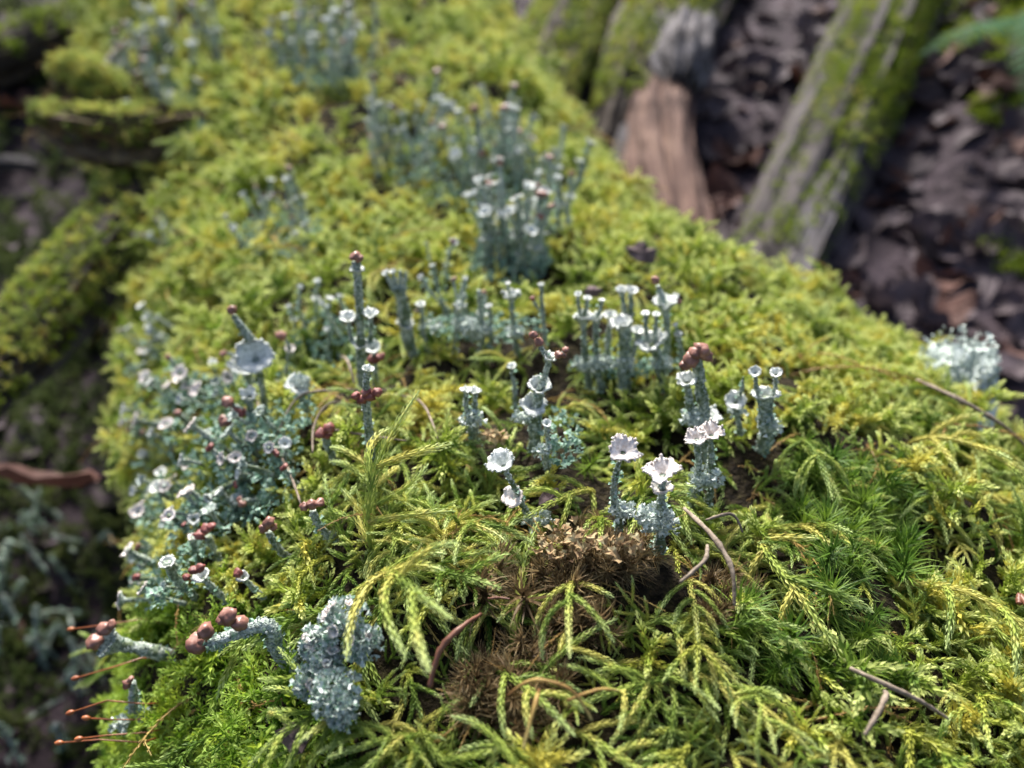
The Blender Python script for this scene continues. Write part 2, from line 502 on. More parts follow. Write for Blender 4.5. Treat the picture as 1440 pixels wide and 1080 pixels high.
def shoot_long():
    """a long floppy cord with a few curving side cords"""
    stem = MB(); brs = []
    ln = rnd(.024, .038)
    d = Vector((rnd(.1, .7), rnd(-.3, .3), 1))
    pts = curve_pts(Vector((0, 0, -.003)), d, ln, Vector((rnd(1.0, 2.4), rnd(-1.4, 1.4), rnd(-2.6, -1.0))), 16, .9)
    cord(stem, pts, .0013, .00020, .00015, 0.1, 0.95, 0.22, .00046, .04)
    n = random.randint(4, 7)
    for i in range(n):
        u = 0.30 + 0.55 * i / n + rnd(-.05, .05)
        k = min(len(pts) - 2, int(u * (len(pts) - 1)))
        tg = (pts[k + 1] - pts[k]).normalized()
        side = tg.cross(Vector((0, 0, 1))).normalized() * (1 if i % 2 else -1)
        b = MB()
        bp = curve_pts(pts[k], tg * rnd(.2, .9) + side * rnd(.5, 1.0) + Vector((0, 0, rnd(0, .7))), rnd(.007, .015), Vector((rnd(.2, .9), rnd(-.5, .5), rnd(-2.0, -.5))), 9, .5)
        cord(b, bp, .0012, .00019, .00015, u * .5, 1.0, 0.22, .00038, .04)
        brs.append(b)
    return stem, brs

def shoot_curly():
    stem = MB(); brs = []
    ln = rnd(.008, .013)
    pts = curve_pts(Vector((0, 0, -.002)), Vector((rnd(0, .5), rnd(-.4, .4), 1)), ln, Vector((rnd(.3, 1.6), rnd(-.8, .8), rnd(-.9, .2))), 9)
    cord(stem, pts, .0017, .0003, .00030, 0.2, 1.0, 0.8, bend=0.45)
    n = random.randint(6, 9)
    for i in range(n):
        u = 0.25 + 0.65 * i / n
        k = min(len(pts) - 2, int(u * (len(pts) - 1)))
        a = i * 2.4
        b = MB()
        bp = curve_pts(pts[k], Vector((math.cos(a), math.sin(a), rnd(.1, .7))), rnd(.003, .006), Vector((.4, 0, rnd(-1, .4))), 6)
        cord(b, bp, .0014, .00027, .00030, u * .6, 1.0, 0.8, .00014, bend=0.45)
        brs.append(b)
    return stem, brs

def shoot_star(dead=False):
    mb = MB()
    h = rnd(.006, .009)
    mb.tube([(0, 0, -.004), (0, 0, h * .5), (rnd(-.001, .001), rnd(-.001, .001), h)], [.0006, .0005, .0002], 4, 0, .3)
    sec = Vector((rnd(-1, 1), rnd(-1, 1), 0)) * (0.9 if dead else 0.5)
    NL = 62 if dead else 92
    for i in range(NL):
        u = i / NL
        a = i * 2.4
        z = h * (0.15 + 0.85 * u)
        el = rnd(-.25, .35) + 1.25 * u ** 2
        d = Vector((math.cos(a) * math.cos(el), math.sin(a) * math.cos(el), math.sin(el)))
        ln = rnd(.0050, .0078) * (1 - .35 * u)
        w = .00022 if dead else .00017
        pts = curve_pts(Vector((0, 0, z)), d, ln, sec + Vector((0, 0, rnd(-.9, .9 if dead else .3))), 3, .6 if dead else .45)
        side = d.cross(Vector((0, 0, 1)))
        side = side.normalized() if side.length > .05 else Vector((1, 0, 0))
        idx = []
        for j, p in enumerate(pts[:-1]):
            ww = w * (1 - .25 * j)
            idx.append((mb.vert(p + side * ww, .1 + .25 * j + .1 * u), mb.vert(p - side * ww, .1 + .25 * j + .1 * u)))
        e = mb.vert(pts[-1], 1.0)
        for j in range(len(idx) - 1):
            mb.face((idx[j][0], idx[j][1], idx[j + 1][1], idx[j + 1][0]))
        mb.face((idx[-1][0], idx[-1][1], e))
    return mb, []

def shoot_strand():
    stem = MB()
    ln = rnd(.018, .034)
    pts = curve_pts(Vector((0, 0, -.002)), Vector((rnd(.4, 1.2), rnd(-.4, .4), 1)), ln, Vector((rnd(.6, 2.0), rnd(-1.2, 1.2), rnd(-2.2, -.8))), 14, .8)
    cord(stem, pts, .0011, .0002, .0006, 0.1, .7, 0.3, .00022)
    brs = []
    for i in range(random.randint(1, 3)):
        k = random.randint(3, 10)
        b = MB()
        bp = curve_pts(pts[k], Vector((rnd(-.4, 1), rnd(-1, 1), rnd(-.3, .6))), rnd(.006, .012), Vector((0, 0, -1)), 7, .6)
        cord(b, bp, .001, .0002, .0006, .2, .8, 0.3, .00017)
        brs.append(b)
    return stem, brs

class Kind:
    def __init__(s, name, fn, n, mat):
        s.name, s.mat, s.variants = name, mat, []
        for i in range(n):
            stem, brs = fn()
            full = MB(); full.add(stem)
            for b in brs:
                full.add(b)
            proto = bpy.data.objects.new(name + '_source', full.mesh(name, mat))     # never linked: only the scatter reads it
            s.variants.append((stem.mesh(name + '_stem', mat), [b.mesh(name + '_branch', mat) for b in brs], proto))

random.seed(5)
K_ARCH = Kind('feather_moss', shoot_arch, 8, M_FEATHER)
K_LONG = Kind('cord_moss', shoot_long, 10, M_LONG)
K_BUSHY = Kind('bushy_moss', shoot_bushy, 7, M_BUSHY)
K_CURLY = Kind('curly_moss', shoot_curly, 6, M_CURLY)
K_STAR = Kind('star_moss', lambda: shoot_star(False), 5, M_STAR)
K_BROWN = Kind('withered_moss', lambda: shoot_star(True), 5, M_BROWN)
K_TAN = Kind('dead_moss', shoot_strand, 6, M_TAN)
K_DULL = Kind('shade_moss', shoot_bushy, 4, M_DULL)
K_GROUND = Kind('ground_moss', shoot_bushy, 4, moss_mat('shade_toned_ground_moss', (0.022, 0.04, 0.012), (0.055, 0.085, 0.022), (0.11, 0.135, 0.035), (0.13, 0.17, 0.05), (0.03, 0.022, 0.012), 0.3, 20))  # darker copy of the bushy moss: shade beside the log put into its colour

def scatter(name, label, cat, kind, pts, parent=None):
    """ONE stuff object that carries every shoot in pts: (location, quaternion, scale, variant)"""
    me = bpy.data.meshes.new(name)
    me.from_pydata([p[0] for p in pts], [], [])
    a = me.attributes.new('rot', 'QUATERNION', 'POINT')
    a.data.foreach_set('value', np.array([tuple(p[1]) for p in pts], dtype=np.float32).ravel())
    a = me.attributes.new('size', 'FLOAT', 'POINT')
    a.data.foreach_set('value', [p[2] for p in pts])
    a = me.attributes.new('pick', 'INT', 'POINT')
    a.data.foreach_set('value', [p[3] for p in pts])
    o = link(name, me, parent, label, cat, None, 'stuff')
    ng = bpy.data.node_groups.new(name, 'GeometryNodeTree')
    ng.interface.new_socket('Geometry', in_out='INPUT', socket_type='NodeSocketGeometry')
    ng.interface.new_socket('Geometry', in_out='OUTPUT', socket_type='NodeSocketGeometry')
    n, l = ng.nodes, ng.links
    gi, go = n.new('NodeGroupInput'), n.new('NodeGroupOutput')
    join = n.new('GeometryNodeJoinGeometry')
    for _s, _b, proto in kind.variants:
        oi = n.new('GeometryNodeObjectInfo')
        oi.inputs['Object'].default_value = proto
        oi.inputs['As Instance'].default_value = False
        g2i = n.new('GeometryNodeGeometryToInstance')
        l.new(oi.outputs['Geometry'], g2i.inputs[0])
        l.new(g2i.outputs[0], join.inputs[0])
    iop = n.new('GeometryNodeInstanceOnPoints')
    def attr(nm, ty):
        x = n.new('GeometryNodeInputNamedAttribute'); x.data_type = ty
        x.inputs['Name'].default_value = nm
        return next(s for s in x.outputs if s.enabled)
    l.new(gi.outputs[0], iop.inputs['Points'])
    l.new(join.outputs[0], iop.inputs['Instance'])
    iop.inputs['Pick Instance'].default_value = True
    l.new(attr('pick', 'INT'), iop.inputs['Instance Index'])
    l.new(attr('rot', 'QUATERNION'), iop.inputs['Rotation'])
    l.new(attr('size', 'FLOAT'), iop.inputs['Scale'])
    l.new(iop.outputs[0], go.inputs[0])
    md = o.modifiers.new('scatter', 'NODES')
    md.node_group = ng
    return o

def frame_quat(z, spin):
    z = z.normalized()
    return z.to_track_quat('Z', 'Y') @ Quaternion((0, 0, 1), spin)

def growth(nor, up_share=0.5, tilt=0.35):
    v = nor * (1 - up_share) + Vector((0, 0, 1)) * up_share
    return v + Vector((rnd(-tilt, tilt), rnd(-tilt, tilt), rnd(-tilt, tilt)))

# where the lichens stand, in photo pixels of their foot: the moss keeps clear of them (filled in below)
CLEAR = []

# ------------------------------------------------------------------ cup lichens
def lumpy(p, amp, s):
    return 1 + amp * noise.noise(p * s)

def fruit_mb(c, r, axis, seed):
    """a rounded brown fruiting body, a little flattened along its axis"""
    mb = MB()
    q = axis.normalized().to_track_quat('Z', 'Y')
    nu, nv = 12, 8
    rows = []
    off = Vector((seed * 3.1, seed * 1.7, seed))
    for j in range(nv + 1):
        th = math.pi * j / nv
        row = []
        for i in range(nu):
            ph = 2 * math.pi * i / nu
            d = Vector((math.sin(th) * math.cos(ph), math.sin(th) * math.sin(ph), math.cos(th)))
            k = r * (1 + 0.45 * noise.noise(d * 1.4 + off) + .22 * noise.noise(d * 3.2 + off))
            row.append(mb.vert(c + q @ Vector((d.x * k, d.y * k, d.z * k * .72)), .5))
        rows.append(row)
    for j in range(nv):
        for i in range(nu):
            mb.face((rows[j][i], rows[j + 1][i], rows[j + 1][(i + 1) % nu], rows[j][(i + 1) % nu]))
    return mb

def cup_mb(c, axis, rb, rr, depth, jag, seed):
    """a goblet: granular outside, pale inside, toothed rim"""
    mb = MB()
    q = axis.normalized().to_track_quat('Z', 'Y')
    seg = 36
    off = seed * 4.7
    nts = [(rnd(0, 6.28), rnd(.12, .35), rnd(.15, .55)) for _ in range(random.randint(1, 4))]
    def rim(a):
        nt = sum(dp * max(0.0, 1 - (abs((a - c_ + math.pi) % (2 * math.pi) - math.pi) / w_) ** 2) for c_, w_, dp in nts)
        return 1 - min(1, jag * 1.3) * .42 * nt + jag * (0.38 * noise.noise(Vector((math.cos(a) * 1.6 + off, math.sin(a) * 1.6, off))) + 0.26 * noise.noise(Vector((math.cos(a) * 6 + off, math.sin(a) * 6, off))))
    prof = []
    for k in range(6):
        t = k / 5
        prof.append((rb + (rr - rb) * t ** 1.9, depth * t, t, 0))
    th = max(rr * .12, .00026)
    prof.append((rr + th * .2, depth + th, 1.0, 1))
    for k in range(5, 0, -1):
        t = k / 5 * .9
        prof.append((max(0.00005, (rb + (rr - rb) * t ** 1.6) - th), depth * (t ** .8) + th * .4, t, 1))
    prof.append((0.00003, depth * .18, 0.1, 1))
    rings = []
    for (r, z, t, m) in prof:
        ring = []
        for i in range(seg):
            a = 2 * math.pi * i / seg
            k = 1 + (rim(a) - 1) * t ** 2.5
            zz = z + (rim(a + 1.3) - 1) * depth * .9 * t ** 3
            ring.append(mb.vert(c + q @ Vector((math.cos(a) * r * k, math.sin(a) * r * k, zz)), t))
        rings.append(ring)
    for j in range(len(rings) - 1):
        for i in range(seg):
            mb.face((rings[j][i], rings[j][(i + 1) % seg], rings[j + 1][(i + 1) % seg], rings[j + 1][i]), 1 if j >= 5 else 0)
    for i in range(seg):                                  # granular teeth round the rim, some more over both faces
        if random.random() < .75:
            grain(mb, Vector(mb.v[rings[random.choice((5, 6, 6))][i]]), rr * rnd(.07, .17), 1)
    for _ in range(46):
        j = random.randrange(1, len(rings) - 2)
        grain(mb, Vector(mb.v[rings[j][random.randrange(seg)]]), rr * rnd(.04, .09), 1 if j >= 5 else 0)
    return mb

def flake(mb, p, out, up, size, t=0.5):
    """a small lobed scale, hollowed like a shell"""
    side = out.cross(up)
    side = side.normalized() if side.length > 1e-4 else out.orthogonal().normalized()
    up = side.cross(out).normalized()
    b = mb.vert(p, t)
    m = mb.vert(p + out * size * .5 + up * size * .12, t)
    n = 6
    rim = []
    for i in range(n + 1):
        a = -1.25 + 2.5 * i / n
        k = size * (rnd(.85, 1.15) if i % 2 else rnd(.6, .8))
        rim.append(mb.vert(p + out * (math.cos(a) * k * .55 + size * .38) + side * math.sin(a) * k * .62 + up * rnd(.15, .5) * size * abs(math.sin(a)), t))
    for i in range(n):
        mb.face((m, rim[i], rim[i + 1]))
    mb.face((b, rim[0], m)); mb.face((b, m, rim[n]))

def grain(mb, p, r, m=1):
    i = [mb.vert(p + Vector(d) * r * rnd(.7, 1.2), .5) for d in ((1, 0, 0), (0, 1, 0), (-1, 0, 0), (0, -1, 0), (0, 0, 1), (0, 0, -1))]
    for k in range(4):
        mb.face((i[k], i[(k + 1) % 4], i[4]), m); mb.face((i[(k + 1) % 4], i[k], i[5]), m)

def grains_on(mb, P, Rr, n, r0=.00022, r1=.0005):
    for _ in range(n):
        i = int(random.random() * (len(P) - 1))
        ax = (P[min(i + 1, len(P) - 1)] - P[max(i - 1, 0)]).normalized()
        o1 = ax.orthogonal().normalized(); a = rnd(0, 6.28)
        d = o1 * math.cos(a) + ax.cross(o1) * math.sin(a)
        grain(mb, P[i] + d * Rr[i] * rnd(.9, 1.05) + ax * rnd(-.0006, .0006), rnd(r0, r1))

def stalk_mb(pts, radii, seed, gran=.34):
    mb = MB()
    # smooth the line through the given points
    P, Rr = [], []
    n = len(pts)
    for i in range(n - 1):
        p0, p1, p2, p3 = pts[max(i - 1, 0)], pts[i], pts[i + 1], pts[min(i + 2, n - 1)]
        L = (p2 - p1).length
        k = max(3, int(L / .0012))
        for j in range(k):
            u = j / k
            P.append(0.5 * ((2 * p1) + (-p0 + p2) * u + (2 * p0 - 5 * p1 + 4 * p2 - p3) * u * u + (-p0 + 3 * p1 - 3 * p2 + p3) * u ** 3))
            Rr.append((radii[i] + (radii[i + 1] - radii[i]) * u) * (.9 + .35 * noise.noise(Vector((seed * 1.3, (i + u) * 2.1, 0)))))
    P.append(pts[-1]); Rr.append(radii[-1])
    off = seed * 2.3
    mb.tube(P, Rr, 10, 0, 1, wob=lambda u, a: 1 + gran * noise.noise(Vector((math.cos(a) * 1.8 + off, math.sin(a) * 1.8, u * len(P) * .55 + off))) + gran * .5 * noise.noise(Vector((math.cos(a) * 4 + off, math.sin(a) * 4, u * len(P) * 1.1))))
    return mb, P, Rr

SEED = [0]
def seed():
    SEED[0] += 1
    return SEED[0]

class Plane:
    """the upright plane through a lichen's foot, seen from the camera: turns photo pixels near the foot into points"""
    def __init__(s, bx, by, lean=0.0):
        s.base, s.nor = hit(bx, by)
        if s.base is None:
            raise ValueError((bx, by))
        s.f = project(s.base)[2]
        s.mm = s.f / FPX
        s.lean = lean
    def p(s, x, y, dy=0.0):
        r = ray(x, y)
        Y = s.base.y + dy
        if abs(s.lean) > 0:
            # plane tilted away: y = base.y + lean * (z - base.z)
            k = (Y - s.lean * (s.base.z - CAM_H)) / (r.y - s.lean * r.z)
        else:
            k = Y / r.y
        return CAMP + r * k

def stalk_parts(root, O, pl, st):
    """one stalk with its cup, fruiting bodies and clinging scales; the child of root, coordinates from O"""
    dy = st.get('dy', 0.0)
    pts = [pl.p(x, y, dy) for x, y in st['pts']]
    mm = pl.mm
    if st.get('root', True):
        pts = [pts[0] + (pts[0] - pts[1]).normalized() * .003 - pl.nor * .004] + pts
    w0, w1 = st.get('w', 12) * .86 * mm / 2, st.get('w1', st.get('w', 12) * .75) * .74 * mm / 2
    n = len(pts)
    rad = [w0 + (w1 - w0) * i / (n - 1) for i in range(n)]
    mb, P, Rr = stalk_mb([p - O for p in pts], rad, seed(), st.get('gran', .34))
    so = link('stalk', mb.mesh('stalk', st.get('mat', M_STALK), True), root)
    axis = (pts[-1] - pts[-2]).normalized()
    tocam = (CAMP - pts[-1]).normalized()
    cupm = [M_LICHEN, st.get('inner', M_INNER)]
    if st.get('cup'):
        face = st.get('face', .15)
        ax = (axis * (1 - face) + tocam * face + Vector((rnd(-.1, .1), rnd(-.1, .1), 0))).normalized()
        d = st['cup'] * .86 * mm
        dep = d * st.get('deep', .45)
        link('cup', cup_mb(pts[-1] - O - ax * dep * .45, ax, w1 * .9, d / 2, dep, st.get('jag', .5), seed()).mesh('cup', cupm, True), so)
    for fr, d, *rest in st.get('collars', ()):
        i = min(len(P) - 2, int(fr * (len(P) - 1)))
        ax = (P[i + 1] - P[i]).normalized()
        f = rest[0] if rest else .1
        ax = (ax * (1 - f) + tocam * f).normalized()
        link('cup', cup_mb(P[i], ax, Rr[i] * .95, d * .86 * mm / 2, d * mm * .35, .7, seed()).mesh('cup', cupm, True), so)
    for (x, y, s_, *rest) in st.get('fruit', ()):
        c = pl.p(x, y, dy - .0005) - O
        red = rest and rest[0] == 'r'
        link('fruiting_body', fruit_mb(c, s_ * mm / 2, Vector((rnd(-.4, .4), rnd(-.8, 0), 1)), seed()).mesh('fruiting_body', M_REDFRUIT if red else M_FRUIT, True), so)
    ns = st.get('scales', 10)
    if ns or len(P) > 4:
        fb = MB()
        for _ in range(ns):
            i = int((random.random() ** st.get('low', 1.4)) * (len(P) - 2))
            ax = (P[i + 1] - P[i]).normalized()
            o1 = ax.orthogonal().normalized(); a = rnd(0, 6.28)
            rad_ = o1 * math.cos(a) + ax.cross(o1) * math.sin(a)
            flake(fb, P[i] + rad_ * Rr[i] * .85, (rad_ + ax * rnd(-.2, .8)).normalized(), ax, rnd(.0008, .0018) * st.get('ss', 1.0))
        grains_on(fb, P, Rr, int(len(P) * 7 * st.get('grit', 1.0)))
        link('scales', fb.mesh('scales', [M_SCALE, M_LICHEN]), root, kind='stuff')
    return P

def crust_mb(c, rx, ry, rz, n, size):
    n = int(n * 1.6)
    """a clump of overlapping scales round a low granular body"""
    mb = MB()
    for _ in range(n):
        d = Vector((rnd(-1, 1), rnd(-1, 1), rnd(-.3, 1)))
        d = d.normalized()
        p = c + Vector((d.x * rx, d.y * ry, d.z * rz)) * rnd(.6, 1.0)
        out = (d + Vector((rnd(-.6, .6), rnd(-.6, .6), rnd(-.2, .8)))).normalized()
        flake(mb, p, out, d, size * rnd(.6, 1.25))
    return mb

def lichen(label, base, stalks, crust=None, lean=0.0, group=None, clear=.0032):
    pl = Plane(*base, lean)
    O = pl.base
    root = link('cup_lichen', None, None, label, 'lichen', group)
    root.location = O
    CLEAR.append((O, clear * (1.5 if crust else 1)))
    for st in stalks:
        stalk_parts(root, O, pl, st)
    if crust:
        for (x, y, w, h, n) in crust:
            c = pl.p(x, y) - O
            mm = pl.mm
            body = fruit_mb(c, min(w, h) * mm * .42, Vector((0, 0, 1)), seed())
            bm_ = MB()
            for v in body.v:
                bm_.vert(((v[0] - c.x) * w / min(w, h) + c.x, v[1], (v[2] - c.z) * h / min(w, h) * 1.3 + c.z), .5)
            for f in body.f:
                bm_.face(f)
            link('crust', bm_.mesh('crust', M_LICHEN, True), root)
            link('crust_scales', crust_mb(c + Vector((0, -.001, .001)), w * mm / 2, w * mm / 2.2, h * mm / 2, n, .0017).mesh('crust_scales', M_FROST), root, kind='stuff')
    return root

random.seed(21)
lichen('small stalk bent sideways with a bright white cup and a brownish flap', (745, 730), [
    dict(pts=[(745, 730), (728, 695), (708, 655)], w=15, w1=9, cup=42, face=.35, deep=.5, jag=.55, scales=8, mat=M_STALK),
    dict(pts=[(735, 712), (722, 700)], w=10, w1=8, cup=34, face=.55, deep=.25, jag=.5, inner=M_PINKCUP, scales=0, root=False)],
    crust=[(758, 735, 40, 16, 26)])
lichen('slender bent grey stalk with a pinkish starry cup at the edge of the withered moss', (870, 730), [
    dict(pts=[(870, 730), (864, 700), (866, 668), (876, 636)], w=15, w1=10, cup=46, face=.45, deep=.45, jag=1.0, inner=M_PINKCUP, scales=26)],
    crust=[(876, 722, 30, 22, 30)])
lichen('stout grey stalk with a ruffled pinkish double cup rising from a round crusty foot', (924, 742), [
    dict(pts=[(930, 742), (930, 705), (932, 668)], w=22, w1=13, cup=50, face=.22, deep=.4, jag=.9, inner=M_PINKCUP, scales=26, collars=[(.80, 34, .2)])],
    crust=[(918, 733, 44, 40, 90), (934, 740, 26, 24, 30)])
lichen('twin stalks carrying two pale ruffled cups side by side on one crusty foot', (988, 685), [
    dict(pts=[(980, 685), (982, 650), (980, 618)], w=13, w1=10, cup=34, face=.2, deep=.45, jag=.9, inner=M_PINKCUP, scales=16),
    dict(pts=[(1000, 686), (1000, 645), (1000, 612)], w=13, w1=10, cup=36, face=.2, deep=.5, jag=.9, inner=M_PINKCUP, scales=16, dy=.001)],
    crust=[(990, 676, 46, 30, 60)])
lichen('tall thick lichen crowned by lumpy salmon brown knobs with a white cup beside it', (986, 622), [
    dict(pts=[(992, 622), (990, 575), (984, 540), (981, 502)], w=24, w1=19, gran=.18, scales=22, collars=[(.34, 52, .1)],
         fruit=[(987, 493, 24), (972, 505, 21), (964, 513, 15), (993, 500, 18), (979, 497, 18)], mat=M_STALK),
    dict(pts=[(976, 605), (970, 570), (966, 538)], w=15, w1=12, cup=30, face=.25, deep=.55, jag=.8, scales=12, root=False)],
    crust=[(975, 590, 36, 24, 40)])
lichen('short lichen with an open white cup and one thin sprout rising from its rim', (1037, 586), [
    dict(pts=[(1037, 586), (1034, 565)], w=12, w1=10, cup=31, face=.6, deep=.3, jag=.5, scales=12),
    dict(pts=[(1038, 562), (1043, 548), (1045, 530)], w=7, w1=4, root=False, scales=3)], crust=[(1036, 580, 22, 12, 18)])
lichen('forked crusty lichen ending in two small upright white cups', (1078, 612), [
    dict(pts=[(1078, 612), (1077, 585), (1076, 560)], w=26, w1=28, cup=38, face=.05, deep=.4, jag=.8, scales=30),
    dict(pts=[(1070, 560), (1064, 545), (1062, 524)], w=9, w1=7, cup=18, face=.55, deep=.4, jag=.3, root=False, scales=3),
    dict(pts=[(1084, 562), (1090, 545), (1091, 527)], w=9, w1=7, cup=19, face=.3, deep=.55, jag=.4, root=False, scales=3)],
    crust=[(1078, 600, 32, 26, 44)])
lichen('branching lichen of stacked funnels tipped with pink knobs above the dark hollow', (752, 606), [
    dict(pts=[(752, 606), (755, 575), (758, 548)], w=25, w1=18, cup=36, face=.25, deep=.6, jag=.6, scales=14),
    dict(pts=[(758, 548), (766, 528), (772, 506)], w=13, w1=10, cup=24, face=.1, deep=.6, jag=.7, root=False, scales=5,
         fruit=[(750, 471, 12), (757, 481, 13), (786, 499, 12), (796, 492, 10), (792, 500, 9)]),
    dict(pts=[(770, 503), (764, 494), (758, 486)], w=8, w1=6, root=False, scales=1),
    dict(pts=[(774, 505), (784, 502), (793, 496)], w=8, w1=6, root=False, scales=1),
    dict(pts=[(746, 595), (748, 572)], w=14, w1=11, cup=40, face=.55, deep=.45, jag=.7, root=False, scales=2)],
    crust=[(735, 588, 24, 20, 20)])
lichen('thin lichen stalk with a tiny white cup and loose bluish scales at its foot', (768, 650), [
    dict(pts=[(768, 650), (770, 625), (769, 597)], w=11, w1=8, cup=15, face=.35, deep=.4, jag=.4, scales=14)], crust=[(762, 636, 18, 12, 16)])
lichen('small lichen with two white cups close together beside tan dead moss', (664, 602), [
    dict(pts=[(660, 602), (656, 575), (655, 551)], w=12, w1=8, cup=19, face=.1, deep=.4, jag=.7, scales=14),
    dict(pts=[(668, 602), (668, 575), (668, 552)], w=12, w1=8, cup=18, face=.1, deep=.4, jag=.7, scales=14)], crust=[(664, 592, 30, 24, 36)])
lichen('low lichen stub with a pale tilted cup in the curly tan moss', (722, 548), [
    dict(pts=[(724, 548), (721, 530), (720, 517)], w=9, w1=7, cup=15, face=.3, deep=.5, jag=.5, scales=8)])
lichen('pale flaring lichen with a narrow upper stalk and a toothed lower cup', (826, 524), [
    dict(pts=[(826, 524), (822, 490), (820, 452)], w=13, w1=11, cup=30, face=.05, deep=.7, jag=.7, scales=22),
    dict(pts=[(820, 452), (824, 436), (826, 422)], w=9, w1=6, cup=13, face=.1, deep=.5, jag=.4, root=False, scales=2),
    dict(pts=[(817, 450), (814, 430), (813, 415)], w=7, w1=5, cup=11, face=.3, deep=.4, jag=.4, root=False, scales=1)], crust=[(824, 515, 36, 20, 40)])
lichen('lichen with a toothed cup and one short pale topped sprout', (842, 524), [
    dict(pts=[(842, 524), (838, 490), (838, 452)], w=12, w1=10, cup=23, face=.05, deep=.7, jag=.8, scales=24),
    dict(pts=[(838, 450), (844, 436), (846, 424)], w=7, w1=5, cup=10, face=.1, deep=.4, jag=.3, root=False, scales=1)], crust=[(846, 512, 26, 20, 26)])
lichen('slim lichen with a flat white cup leaning against its neighbours', (853, 510), [
    dict(pts=[(853, 510), (855, 480), (858, 446)], w=13, w1=9, cup=21, face=.12, deep=.4, jag=.6, scales=18)])
lichen('broad lichen with a wide ruffled white cup in front of a taller twin cupped one', (876, 524), [
    dict(pts=[(878, 524), (878, 490), (876, 460)], w=22, w1=19, cup=32, face=.08, deep=.5, jag=1.0, scales=34),
    dict(pts=[(890, 500), (894, 482), (896, 466)], w=8, w1=6, cup=20, face=.2, deep=.3, jag=.5, root=False, scales=3)], crust=[(878, 514, 30, 18, 30)])
lichen('tall grey lichen with two white cups fused at the top', (881, 492), [
    dict(pts=[(884, 492), (880, 455), (875, 412)], w=12, w1=10, cup=19, face=.2, deep=.7, jag=.5, scales=18),
    dict(pts=[(884, 480), (886, 450), (888, 412)], w=11, w1=9, cup=20, face=.12, deep=.5, jag=.5, scales=12, root=False)])
lichen('wide lichen rosette sending up two thin stalks with white caps', (926, 524), [
    dict(pts=[(930, 524), (926, 502), (918, 484)], w=18, w1=20, cup=46, face=.2, deep=.4, jag=.9, scales=24),
    dict(pts=[(910, 480), (908, 460), (908, 443)], w=8, w1=6, cup=14, face=.1, deep=.4, jag=.4, root=False, scales=6),
    dict(pts=[(922, 480), (922, 460), (923, 444)], w=8, w1=6, cup=13, face=.1, deep=.4, jag=.4, root=False, scales=6)], crust=[(930, 514, 30, 18, 26)])
lichen('funnel shaped lichen with a long pale beak ending in a brown knob', (935, 500), [
    dict(pts=[(936, 500), (938, 470), (936, 435)], w=15, w1=13, cup=38, face=.05, deep=.7, jag=.7, scales=16),
    dict(pts=[(933, 432), (930, 415), (925, 402)], w=14, w1=8, root=False, scales=3, mat=M_LICHEN, fruit=[(921, 394, 12), (955, 424, 8)])])
lichen('thin lichen at the end of the row with two tiny stacked cups', (959, 508), [
    dict(pts=[(960, 508), (957, 490), (954, 472)], w=11, w1=8, cup=13, face=.25, deep=.4, jag=.4, scales=14),
    dict(pts=[(953, 470), (950, 458)], w=5, w1=4, cup=8, face=.2, deep=.4, jag=.3, root=False, scales=0)])
lichen('tallest dark stalk topped by a flat brown fruiting body with cups down its side', (508, 530), [
    dict(pts=[(508, 530), (507, 470), (505, 420), (501, 368)], w=17, w1=15, gran=.15, scales=14, collars=[(.38, 26, .3), (.90, 20, .1)], fruit=[(499, 361, 15), (505, 363, 13)]),
    dict(pts=[(495, 480), (492, 465), (490, 450)], w=8, w1=7, cup=24, face=.3, deep=.5, jag=.6, root=False, scales=4),
    dict(pts=[(520, 480), (522, 462), (521, 445)], w=9, w1=7, cup=22, face=.2, deep=.5, jag=.9, root=False, scales=6)])
lichen('short lichen with a round pale cup and a pair of reddish brown knobs below it', (528, 518), [
    dict(pts=[(528, 518), (526, 502), (524, 490)], w=10, w1=9, cup=25, face=.55, deep=.35, jag=.4, scales=6, fruit=[(523, 505, 13, 'r'), (535, 502, 14, 'r'), (530, 507, 10, 'r')])])
lichen('dark thick stalk ringed by a cluster of glossy dark red knobs', (520, 640), [
    dict(pts=[(522, 640), (518, 600), (514, 560)], w=17, w1=16, gran=.2, scales=10,
         fruit=[(501, 557, 14, 'r'), (510, 561, 15, 'r'), (520, 557, 16, 'r'), (530, 552, 14, 'r'), (515, 551, 14, 'r'), (506, 563, 11, 'r')]),
    dict(pts=[(515, 552), (515, 535), (517, 522)], w=13, w1=12, cup=18, face=.2, deep=.5, jag=.6, root=False, scales=4)])
lichen('stout lichen splitting at the top into a crown of pale finger tines', (572, 478), [
    dict(pts=[(574, 478), (568, 440), (562, 405)], w=20, w1=24, gran=.2, scales=14, collars=[(.42, 28, .2)]),
    dict(pts=[(556, 410), (549, 397), (543, 386)], w=9, w1=7, cup=12, face=.2, deep=.5, jag=.6, root=False, scales=0, mat=M_LICHEN),
    dict(pts=[(560, 408), (556, 396), (553, 384)], w=9, w1=6, cup=10, face=.2, deep=.5, jag=.6, root=False, scales=0, mat=M_LICHEN),
    dict(pts=[(564, 408), (563, 394), (563, 380)], w=8, w1=4, root=False, scales=0, mat=M_LICHEN),
    dict(pts=[(568, 408), (570, 394), (571, 382)], w=8, w1=4, root=False, scales=0, mat=M_LICHEN)])
lichen('small white topped lichen next to a purplish flake of bark', (596, 470), [
    dict(pts=[(596, 470), (594, 448), (592, 430)], w=10, w1=8, cup=16, face=.2, deep=.4, jag=.5, scales=12)], crust=[(608, 462, 30, 16, 20)])
